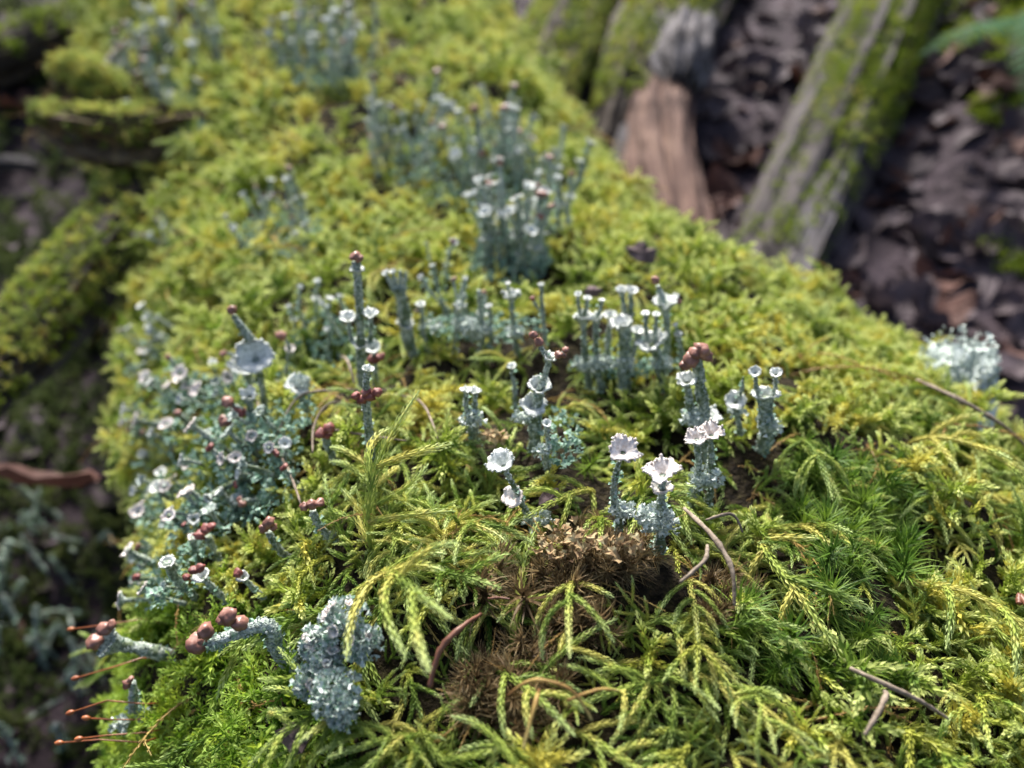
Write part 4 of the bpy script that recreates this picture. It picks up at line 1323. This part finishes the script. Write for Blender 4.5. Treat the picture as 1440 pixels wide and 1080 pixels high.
# ferns at the rim of the bank
def fern(label, a, b, droop, size, n=15):
    root = link('fern_frond', None, None, label, 'fern')
    root.location = a
    d = b - a
    pts = [d * u + Vector((0, 0, droop * u * (1 - u) * 4)) for u in np.linspace(0, 1, 12)]
    mb = MB(); mb.tube(pts, [.0016 - .0011 * i / 11 for i in range(12)], 5)
    link('stem', mb.mesh('stem', M_FERN), root)
    side = d.cross(Vector((0, 0, 1))).normalized()
    for i in range(n):
        u = .12 + .86 * i / n
        p = d * u + Vector((0, 0, droop * u * (1 - u) * 4))
        for s in (-1, 1):
            ln = size * math.sin(math.pi * (u * .75 + .25)) ** .9
            mb = MB()
            dv = (side * s + d.normalized() * .45 + Vector((0, 0, rnd(-.3, .0)))).normalized()
            w = d.normalized()
            N = 9
            L = []
            for j in range(N):
                v = j / (N - 1)
                ww = ln * .17 * (1 - v ** 2) * (1.15 if j % 2 else .8)
                q = dv * ln * v + Vector((0, 0, -.25 * ln * v * v))
                L.append((mb.vert(p + q + w * ww), mb.vert(p + q + Vector((0, 0, .0008))), mb.vert(p + q - w * ww)))
            for j in range(N - 1):
                mb.face((L[j][0], L[j][1], L[j + 1][1], L[j + 1][0])); mb.face((L[j][1], L[j][2], L[j + 1][2], L[j + 1][1]))
            link('leaflet', mb.mesh('leaflet', M_FERN), root)
fern('green fern frond reaching out from the bank over the grey root', at(1480, 30, .95), at(1285, 85, .88), .02, .042)
fern('green fern frond hanging down the edge of the bank', at(1470, -10, .85), at(1440, 160, .78), .01, .035, 12)
fern('dim green fern frond in the dark past the broken stub', at(-70, 90, 1.2), at(85, 38, 1.15), .02, .05)

# ------------------------------------------------------------------ small debris on the moss
random.seed(71)
def strip(name, label, cat, pix, w, lift, mat, flat=.35, group=None, taper=.4):
    P = []
    for x, y, *r in pix:
        p, nn = hit(x, y)
        P.append(p + nn * (lift + (r[0] if r else 0)))
    mm = project(P[0])[2] / FPX
    O = P[0]
    mb = MB()
    Q = []
    n = len(P)
    for i in range(n - 1):
        p0, p1, p2, p3 = P[max(i - 1, 0)], P[i], P[i + 1], P[min(i + 2, n - 1)]
        for j in range(8):
            u = j / 8
            Q.append(0.5 * ((2 * p1) + (-p0 + p2) * u + (2 * p0 - 5 * p1 + 4 * p2 - p3) * u * u + (-p0 + 3 * p1 - 3 * p2 + p3) * u ** 3) - O)
    Q.append(P[-1] - O)
    N = len(Q)
    sd_ = seed()
    mb.tube(Q, [w * mm / 2 * (1 - taper * abs(2 * i / (N - 1) - .8)) for i in range(N)], 7, wob=lambda u, a: 1 + .45 * noise.noise(Vector((math.cos(a) * 2, math.sin(a) * 2, u * 18 + sd_))) + .3 * noise.noise(Vector((sd_, u * 9, 0))))
    o = link(name, mb.mesh(name, mat, True), None, label, cat, group)
    o.location = O
    return o
strip('pine_needle', 'flat red brown dead needle lying across the withered moss', 'needle', [(606, 972, .001), (625, 925, .003), (648, 893, .003), (674, 872)], 10, .003, M_NEEDLE)
strip('pine_needle', 'stiff rust coloured dead needle among loose green moss cords', 'needle', [(1408, 852), (1425, 878, .002), (1446, 915)], 10, .006, M_NEEDLE)
strip('pine_needle', 'very thin short tan needle touching the flat red one', 'needle', [(680, 849), (705, 850), (726, 853)], 4, .004, M_NEEDLE)
strip('twig', 'knobbly grey brown twig slanting down from the crusty lichen feet', 'twig', [(955, 728), (985, 772, .002), (1006, 815, .003), (1022, 858)], 8, .003, M_TWIG)
strip('twig', 'short side twig with a blunt green grey end', 'twig', [(985, 778), (968, 805, .003), (948, 832, .004)], 7, .003, M_TWIG)
strip('twig', 'bent twig crossing above the star moss tuft near the slanting twig', 'twig', [(985, 745), (1010, 742, .003), (1040, 757)], 5, .003, M_TWIG)
strip('twig', 'grey forked twig half buried below the dark green star moss', 'twig', [(1185, 950), (1215, 978, .002), (1260, 995, .002), (1310, 1020)], 8, .005, M_TWIG)
strip('twig', 'broad pale split twig pointing down from the forked one', 'twig', [(1224, 982), (1216, 1008, .002), (1203, 1030, .002), (1196, 1048)], 9, .005, M_TWIG)
strip('twig', 'thin dark twig running out past the pale lichen crusted stub', 'twig', [(1275, 560), (1320, 588, .004), (1370, 612, .004), (1425, 642)], 6, .008, M_TWIG)
strip('moss_strand', 'pale wiry dead moss stem forked over the withered tufts', 'moss stem', [(720, 1000), (760, 985, .003), (790, 995, .003), (820, 1035)], 6, .007, M_TAN)
strip('moss_strand', 'pale dead stem hanging straight down from the forked one', 'moss stem', [(765, 990), (760, 1020, .003), (742, 1072)], 7, .007, M_TAN)
strip('moss_strand', 'dead stem leading off from the fork towards green shoots', 'moss stem', [(790, 1000), (830, 992, .003), (860, 985)], 5, .006, M_TAN)
for lab, pix in (('dark wiry stem arching from the crimson knobs to the ringed stalk', [(395, 610), (430, 562, .006), (480, 553, .006), (545, 556, .004)]),
                 ('dark wiry stem curving over the flank cups', [(372, 590), (368, 560, .004), (385, 540, .006), (405, 548, .003)]),
                 ('dark wiry stem standing in front of the ringed stalk', [(445, 640), (448, 600, .004), (470, 575, .004), (520, 580)]),
                 ('brown wiry stem rising behind the ringed red knobs', [(480, 500, .004), (490, 520, .008), (502, 548, .006)]),
                 ('brown wiry stem trailing out from the ringed stalk over arching moss', [(540, 560, .004), (590, 575, .006), (612, 600, .004), (620, 640)]),
                 ('brown wiry stem sagging below the white disc', [(385, 625), (410, 660, .003), (420, 700, .002), (432, 720)]),
                 ('brown wiry stem lying by the forked arching shoots', [(470, 610, .003), (520, 622, .005), (575, 625, .003)])):
    strip('moss_strand', lab, 'moss stem', [(x + rnd(-3, 3), y_ + rnd(-3, 3), (r[0] * .25 if r else 0)) for x, y_, *r in pix], 4, .001, M_TWIG)

def scrap(label, px, py, w, h, lift=.003, mat=None):
    p, nn = hit(px, py)
    mm = project(p)[2] / FPX
    mb = MB()
    n = 12
    c = mb.vert((0, 0, .001)); c2 = mb.vert((0, 0, -.0006))
    r1, r2 = [], []
    for i in range(n):
        a = 2 * math.pi * i / n
        k = rnd(.6, 1.1)
        z = rnd(-.0015, .002)
        r1.append(mb.vert((math.cos(a) * w * mm / 2 * k, math.sin(a) * h * mm / 2 * k, z)))
        r2.append(mb.vert((math.cos(a) * w * mm / 2 * k * .97, math.sin(a) * h * mm / 2 * k * .97, z - .0008)))
    for i in range(n):
        j = (i + 1) % n
        mb.face((c, r1[i], r1[j])); mb.face((c2, r2[j], r2[i])); mb.face((r1[i], r2[i], r2[j], r1[j]))
    o = link('bark_scrap', mb.mesh('bark_scrap', mat or M_SCRAP), None, label, 'bark scrap')
    o.location = p + nn * lift
    o.rotation_mode = 'QUATERNION'
    o.rotation_quaternion = frame_quat((nn + Vector((rnd(-.4, .4), -.9, .2))).normalized(), rnd(-.5, .5))
scrap('dark purple brown scrap of bark on the ridge behind the beaked lichen', 905, 372, 46, 40, .006)
scrap('pinkish brown scrap of bark lying behind the row of lichens', 835, 425, 34, 18, .005)
scrap('small purplish flake of bark leaning on the tined lichen', 601, 447, 12, 26, .005)
scrap('brown leaf scrap in the dark hollow by the bent white cup', 772, 700, 34, 44, -.001)
scrap('dark brown wood scrap showing through the moss at the foot of the flank', 405, 1035, 70, 40, -.002)
scrap('rusty scrap under the twin small cups', 690, 608, 36, 16, -.002, M_BROWNSCALE)

def bristle(label, pix, cap):
    p0, nn = hit(*pix[0])
    f = project(p0)[2]
    P = [p0 - nn * .004] + [at(x, y, f - .001 * i) for i, (x, y) in enumerate(pix)]
    root = link('moss_bristle', None, None, label, 'moss bristle', 'red moss bristles')
    root.location = p0
    mb = MB(); mb.tube([p - p0 for p in P], .00022, 5)
    link('bristle_stalk', mb.mesh('bristle_stalk', M_SETA, True), root)
    d = (P[-1] - P[-2]).normalized()
    mb = MB()
    e = P[-1] - p0
    mb.tube([e, e + d * .0006, e + d * .0014, e + d * .0022, e + d * .0026], [.0002, .0006, .00075, .0005, .0001], 8)
    link('capsule', mb.mesh('capsule', M_SETA, True), root)
LB = 'thin red moss bristle with a tiny capsule jutting from the log flank'
for pix in ([(200, 925), (160, 938), (112, 952)], [(196, 1012), (160, 1012), (128, 1010)], [(205, 1030), (150, 1034), (118, 1038)], [(200, 1044), (140, 1040), (90, 1044)], [(205, 870), (150, 878), (106, 884)], [(205, 990), (150, 985), (105, 1000)]):
    try:
        bristle(LB, pix, 1)
    except Exception as e:
        print('bristle', e)

# ------------------------------------------------------------------ the moss
random.seed(81)
from mathutils.kdtree import KDTree
kd = KDTree(len(CLEAR))
for i, (p, r) in enumerate(CLEAR):
    kd.insert(p, i)
kd.balance()

def inside(px, py, cx, cy, rx, ry):
    return ((px - cx) / rx) ** 2 + ((py - cy) / ry) ** 2

def pick(px, py, f):
    """which moss grows at this spot of the log, as the photograph shows it"""
    r = random.random()
    def ch(*w):
        t = 0.0
        for k_, q_ in w:
            t += q_
            if r < t:
                return k_
        return w[-1][0]
    if inside(px, py, 1195, 770, 120, 165) < rnd(.5, 1.4) or inside(px, py, 1060, 920, 60, 80) < 1 or inside(px, py, 790, 640, 45, 50) < 1:
        return ch((K_STAR, .66), (K_ARCH, .12), (K_LONG, .15), (K_TAN, .07))
    if inside(px, py, 780, 850, 95, 100) < rnd(.6, 1.3) or inside(px, py, 850, 790, 50, 35) < 1 or inside(px, py, 715, 975, 70, 60) < rnd(.6, 1.3):
        return ch((K_BROWN, .62), (K_LONG, .16), (K_ARCH, .10), (K_TAN, .12))
    for e in ((655, 530, 70, 50), (590, 310, 50, 40), (1070, 490, 70, 28), (450, 190, 70, 40), (600, 590, 50, 40), (450, 600, 40, 60), (1230, 590, 50, 30), (740, 390, 40, 20)):
        if inside(px, py, *e) < 1:
            return ch((K_TAN, .40), (K_LONG, .25), (K_BUSHY, .35))
    if px < 440 and py > 850:
        return ch((K_CURLY, .86), (K_ARCH, .08), (K_TAN, .06))
    if px < 360 and f < .5:
        return ch((K_BUSHY, .50), (K_CURLY, .35), (K_LONG, .07), (K_TAN, .08))
    if px < 440:
        return ch((K_BUSHY, .66), (K_LONG, .22), (K_TAN, .12))
    if py < 440 or (px > 860 and py < 610 + max(0, px - 1200) * .15):
        return ch((K_BUSHY, .68), (K_LONG, .20), (K_TAN, .12))
    if px > 1150:
        return ch((K_ARCH, .34), (K_LONG, .28), (K_BUSHY, .30), (K_TAN, .08))
    return ch((K_ARCH, .36), (K_LONG, .42), (K_BUSHY, .10), (K_TAN, .12))

spots = {}
for k_ in (K_LONG, K_ARCH, K_BUSHY, K_CURLY, K_STAR, K_BROWN, K_TAN):
    spots[k_.name] = []
KN = {k_.name: k_ for k_ in (K_LONG, K_ARCH, K_BUSHY, K_CURLY, K_STAR, K_BROWN, K_TAN)}
y = -0.05
while y < 2.2:
    row = [np.interp(y, TB[:, 0], TB[:, i]) for i in range(6)]
    f0 = project((row[1], y, row[2]))[2]
    step = .0064 * max(1.0, max(f0, .05) / .30)
    if y < .06:
        step = .008
    a = -1.85
    while a < 1.85:
        arc = ((row[3] if a < 0 else row[4]) * abs(math.cos(a)) + row[5] * abs(math.sin(a)))
        a += step / max(.05, arc) * rnd(.8, 1.2)
        p = log_point((y + rnd(-.5, .5) * step, *row[1:]), a, 0.0)
        loc, nor, _i, _d = log_bvh.find_nearest(p)
        nor = Vector(nor)
        if nor.dot(Vector((p.x - row[1], 0, p.z - (row[2] - row[5])))) < 0:
            nor = -nor
        px, py, f = project(loc + nor * .006)
        near = -60 < px < 1500 and -60 < py < 1150 and f > .02
        if not near and random.random() < .5:
            continue
        if nor.dot(CAMP - loc) < -.02 and random.random() < .6:
            continue
        kind = pick(px, py, f)
        s = min(1.65, 1.25 + .85 * fbm(loc, 45, 2)) * rnd(.75, 1.2) * max(1.0, (f / .36) ** .6)
        if kind is K_STAR:
            s *= 1.0
        if kind is K_BROWN:
            s *= .9
        if kind is K_LONG:
            s *= .80
        if kind is K_ARCH:
            s *= .9
        c, ci, dist = kd.find(loc + nor * .007)
        if kind is K_LONG and (dist < .011 or (px < 480 and py > 800)):
            kind = K_ARCH if px > 440 else K_CURLY
            s *= .7
        if dist < CLEAR[ci][1]:
            if random.random() < .75:
                continue
            s *= .45
        elif dist < CLEAR[ci][1] * 2.6:
            s *= .66
        # the hanging shoots arch down the slope or towards the open side
        g_ = growth(nor, 0.35 if kind in (K_ARCH, K_TAN, K_LONG) else .45, .4)
        spin = rnd(0, 6.28)
        if kind in (K_ARCH, K_TAN, K_LONG) and random.random() < .6:
            spin = math.atan2(nor.y - .35, nor.x) + rnd(-1.0, 1.0)
            q = Quaternion((0, 0, 1), 0)
            z = g_.normalized()
            x = Vector((math.cos(spin), math.sin(spin), 0)); x = (x - z * x.dot(z)).normalized()
            q = Matrix((x, z.cross(x), z)).transposed().to_quaternion()
        else:
            q = frame_quat(g_, spin)
        spots[kind.name].append([loc - nor * .001, q, s, random.randrange(len(kind.variants)), px, py, f, near])
    y += step * .9

for _ in range(230):                                  # the withered hollow is shaggy down to the peat
    cx, cy, rx, ry = random.choice(((780, 850, 90, 95), (850, 790, 50, 35), (715, 975, 65, 55), (1010, 850, 40, 40)))
    a_, r_ = rnd(0, 6.28), math.sqrt(random.random())
    px, py = cx + math.cos(a_) * r_ * rx, cy + math.sin(a_) * r_ * ry
    loc, nor = hit(px, py, log_bvh)
    if loc is None:
        continue
    if kd.find(loc + nor * .007)[2] < .004:
        continue
    kind = K_BROWN if random.random() < .72 else K_TAN
    spots[kind.name].append([loc - nor * .001, frame_quat(growth(nor, .3, .6), rnd(0, 6.28)), (rnd(.75, 1.2) if kind is K_BROWN else rnd(.5, .8)), random.randrange(len(kind.variants)), px, py, project(loc)[2], True])

for _ in range(350):                                   # a low second layer under the near mat
    px, py = rnd(150, 1440), rnd(480, 1085)
    loc, nor = hit(px, py, log_bvh)
    if loc is None or kd.find(loc + nor * .007)[2] < .0035:
        continue
    kind = pick(px, py, .2)
    if kind in (K_LONG, K_TAN):
        kind = K_ARCH
    spots[kind.name].append([loc - nor * .001, frame_quat(growth(nor, .3, .6), rnd(0, 6.28)), rnd(.45, .8), random.randrange(len(kind.variants)), px, py, project(loc)[2], True])

for _ in range(60):                                    # shoots closing the bare spot beside the tan head
    px, py = 592 + rnd(-55, 55), 765 + rnd(-45, 45)
    loc, nor = hit(px, py, log_bvh)
    kind = random.choice((K_ARCH, K_ARCH, K_LONG, K_TAN))
    spots[kind.name].append([loc - nor * .001, frame_quat(growth(nor, .3, .6), rnd(0, 6.28)), rnd(.7, 1.1), random.randrange(len(kind.variants)), px, py, project(loc)[2], True])

def moss_object(name, kind, sp, label, cat, group):
    stem, brs, _p = kind.variants[sp[3]]
    o = link(name, stem, None, label, cat, group)
    o.location = sp[0]
    o.rotation_mode = 'QUATERNION'
    o.rotation_quaternion = sp[1]
    o.scale = (sp[2],) * 3
    for b in brs:
        link('branch', b, o)
    return o

def visible(sp):
    p = sp[0] + sp[1] @ Vector((0, 0, .011 * sp[2]))
    d = p - CAMP
    h = log_bvh.ray_cast(CAMP, d.normalized(), d.length - .006)
    return h[0] is None and -10 < sp[4] < 1450 and -10 < sp[5] < 1090

# the shoots that show largest are objects of their own, the rest of each kind is one carpet
def take(kn, n, ok):
    cand = [sp for sp in spots[kn] if sp[7] and ok(sp) and visible(sp)]
    cand.sort(key=lambda sp: -sp[2] / sp[6])
    got = cand[:n]
    ids = {id(s) for s in got}
    spots[kn] = [s for s in spots[kn] if id(s) not in ids]
    return got
for sp in take('star_moss', 160, lambda s: True):
    moss_object('moss_tuft', K_STAR, sp, 'dark green star shaped moss tuft near ' + near_mark(sp[4], sp[5]), 'moss tuft', 'dark green star moss tufts')
for sp in take('withered_moss', 140, lambda s: True):
    moss_object('moss_tuft', K_BROWN, sp, 'withered brown hairy moss tuft near ' + near_mark(sp[4], sp[5]), 'moss tuft', 'withered brown moss tufts')
for sp in take('cord_moss', 130, lambda s: 400 < s[4] < 1120 and s[5] > 500):
    sp[2] *= 1.15
    moss_object('moss_shoot', K_LONG, sp, 'long arching pale green moss cord near ' + near_mark(sp[4], sp[5]), 'moss shoot', 'arching cords round the hollow')
for sp in take('cord_moss', 70, lambda s: s[4] >= 1120 and s[5] > 600):
    moss_object('moss_shoot', K_LONG, sp, 'arching moss cord beyond the star moss near ' + near_mark(sp[4], sp[5]), 'moss shoot', 'arching cords beyond the star moss')
for sp in take('bushy_moss', 70, lambda s: s[4] > 850 and s[5] < 650):
    moss_object('moss_shoot', K_BUSHY, sp, 'bright yellow green upright moss shoot near ' + near_mark(sp[4], sp[5]), 'moss shoot', 'bright shoots on the hump')
for sp in take('curly_moss', 60, lambda s: s[4] < 440 and s[5] > 840):
    moss_object('moss_shoot', K_CURLY, sp, 'small curly bright green moss shoot near ' + near_mark(sp[4], sp[5]), 'moss shoot', 'curly shoots on the flank foot')
for kn, nm, lab in (('cord_moss', 'cord_moss', 'pale floppy moss cords trailing through the carpet on the log'), ('feather_moss', 'feather_moss', 'loose mat of green feathery moss shoots covering the log'), ('bushy_moss', 'yellow_moss', 'thick yellow green moss carpet along the top of the log'),
                    ('curly_moss', 'curly_moss', 'fine bright green curly moss covering the log flank'), ('dead_moss', 'dead_moss', 'tan dead moss strands tangled through the green'),
                    ('star_moss', 'star_moss', 'remaining dark green star moss'), ('withered_moss', 'withered_moss', 'remaining withered brown moss')):
    if spots[kn]:
        scatter(nm, lab, 'moss', KN[kn], spots[kn])
print({k_: len(v) for k_, v in spots.items()})

# moss and lichens on the ground left of the log, and on the bank
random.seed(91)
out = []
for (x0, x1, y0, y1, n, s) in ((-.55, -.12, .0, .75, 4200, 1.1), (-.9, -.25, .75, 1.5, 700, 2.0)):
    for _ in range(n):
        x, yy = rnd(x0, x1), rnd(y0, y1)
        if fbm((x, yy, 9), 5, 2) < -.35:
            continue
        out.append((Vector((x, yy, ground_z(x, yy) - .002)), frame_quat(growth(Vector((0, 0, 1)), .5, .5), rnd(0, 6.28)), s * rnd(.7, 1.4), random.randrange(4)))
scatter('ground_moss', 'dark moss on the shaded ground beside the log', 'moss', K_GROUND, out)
out = []
for _ in range(5200):
    px, py = rnd(1180, 1560), rnd(-90, 420)
    keep = (py < 60 + (px - 1250) * .25) or (px > 1330 and 140 < py < 400 and fbm((px / 80, py / 80, 1), 1, 2) > .30)
    if not keep:
        continue
    p, nn = hitf(px, py)
    if p is None or p.y > 4:
        continue
    out.append((p - nn * .002, frame_quat(growth(nn, .5, .5), rnd(0, 6.28)), rnd(.8, 1.4), random.randrange(4)))
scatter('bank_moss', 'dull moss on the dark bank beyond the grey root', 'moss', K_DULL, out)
for _ in range(46):
    px, py = rnd(-30, 150), rnd(720, 1090)
    p, nn = hitf(px, py)
    if p is None:
        continue
    place_lichen([q_ for q_ in random.choice(P_TALL) if q_[0] in ('stalk', 'scales')], p, frame_quat(growth(nn, .4, .8), rnd(0, 6.28)), rnd(1.0, 1.6), 'bluish grey lichen on the dark ground at the foot of the log', 'lichens on the dark ground')

# broken leaf crumbs all over the floor, past counting
class Crumbs:
    variants = []
for b_, _st in LEAVES[:6]:
    po = bpy.data.objects.new('leaf_crumb_source', b_)
    Crumbs.variants.append((None, None, po))
out = []
for _ in range(3600):
    x, yy = (rnd(.16, 1.7) if random.random() < .7 else rnd(-1.5, -.2)), rnd(-.4, 2.4)
    out.append((Vector((x, yy, ground_z(x, yy) + .002)), frame_quat(Vector((rnd(-.5, .5), rnd(-.5, .5), 1)), rnd(0, 6.28)), rnd(.25, .7), random.randrange(6)))
scatter('leaf_litter', 'small broken dead leaf pieces covering the forest floor', 'leaf litter', Crumbs, out)
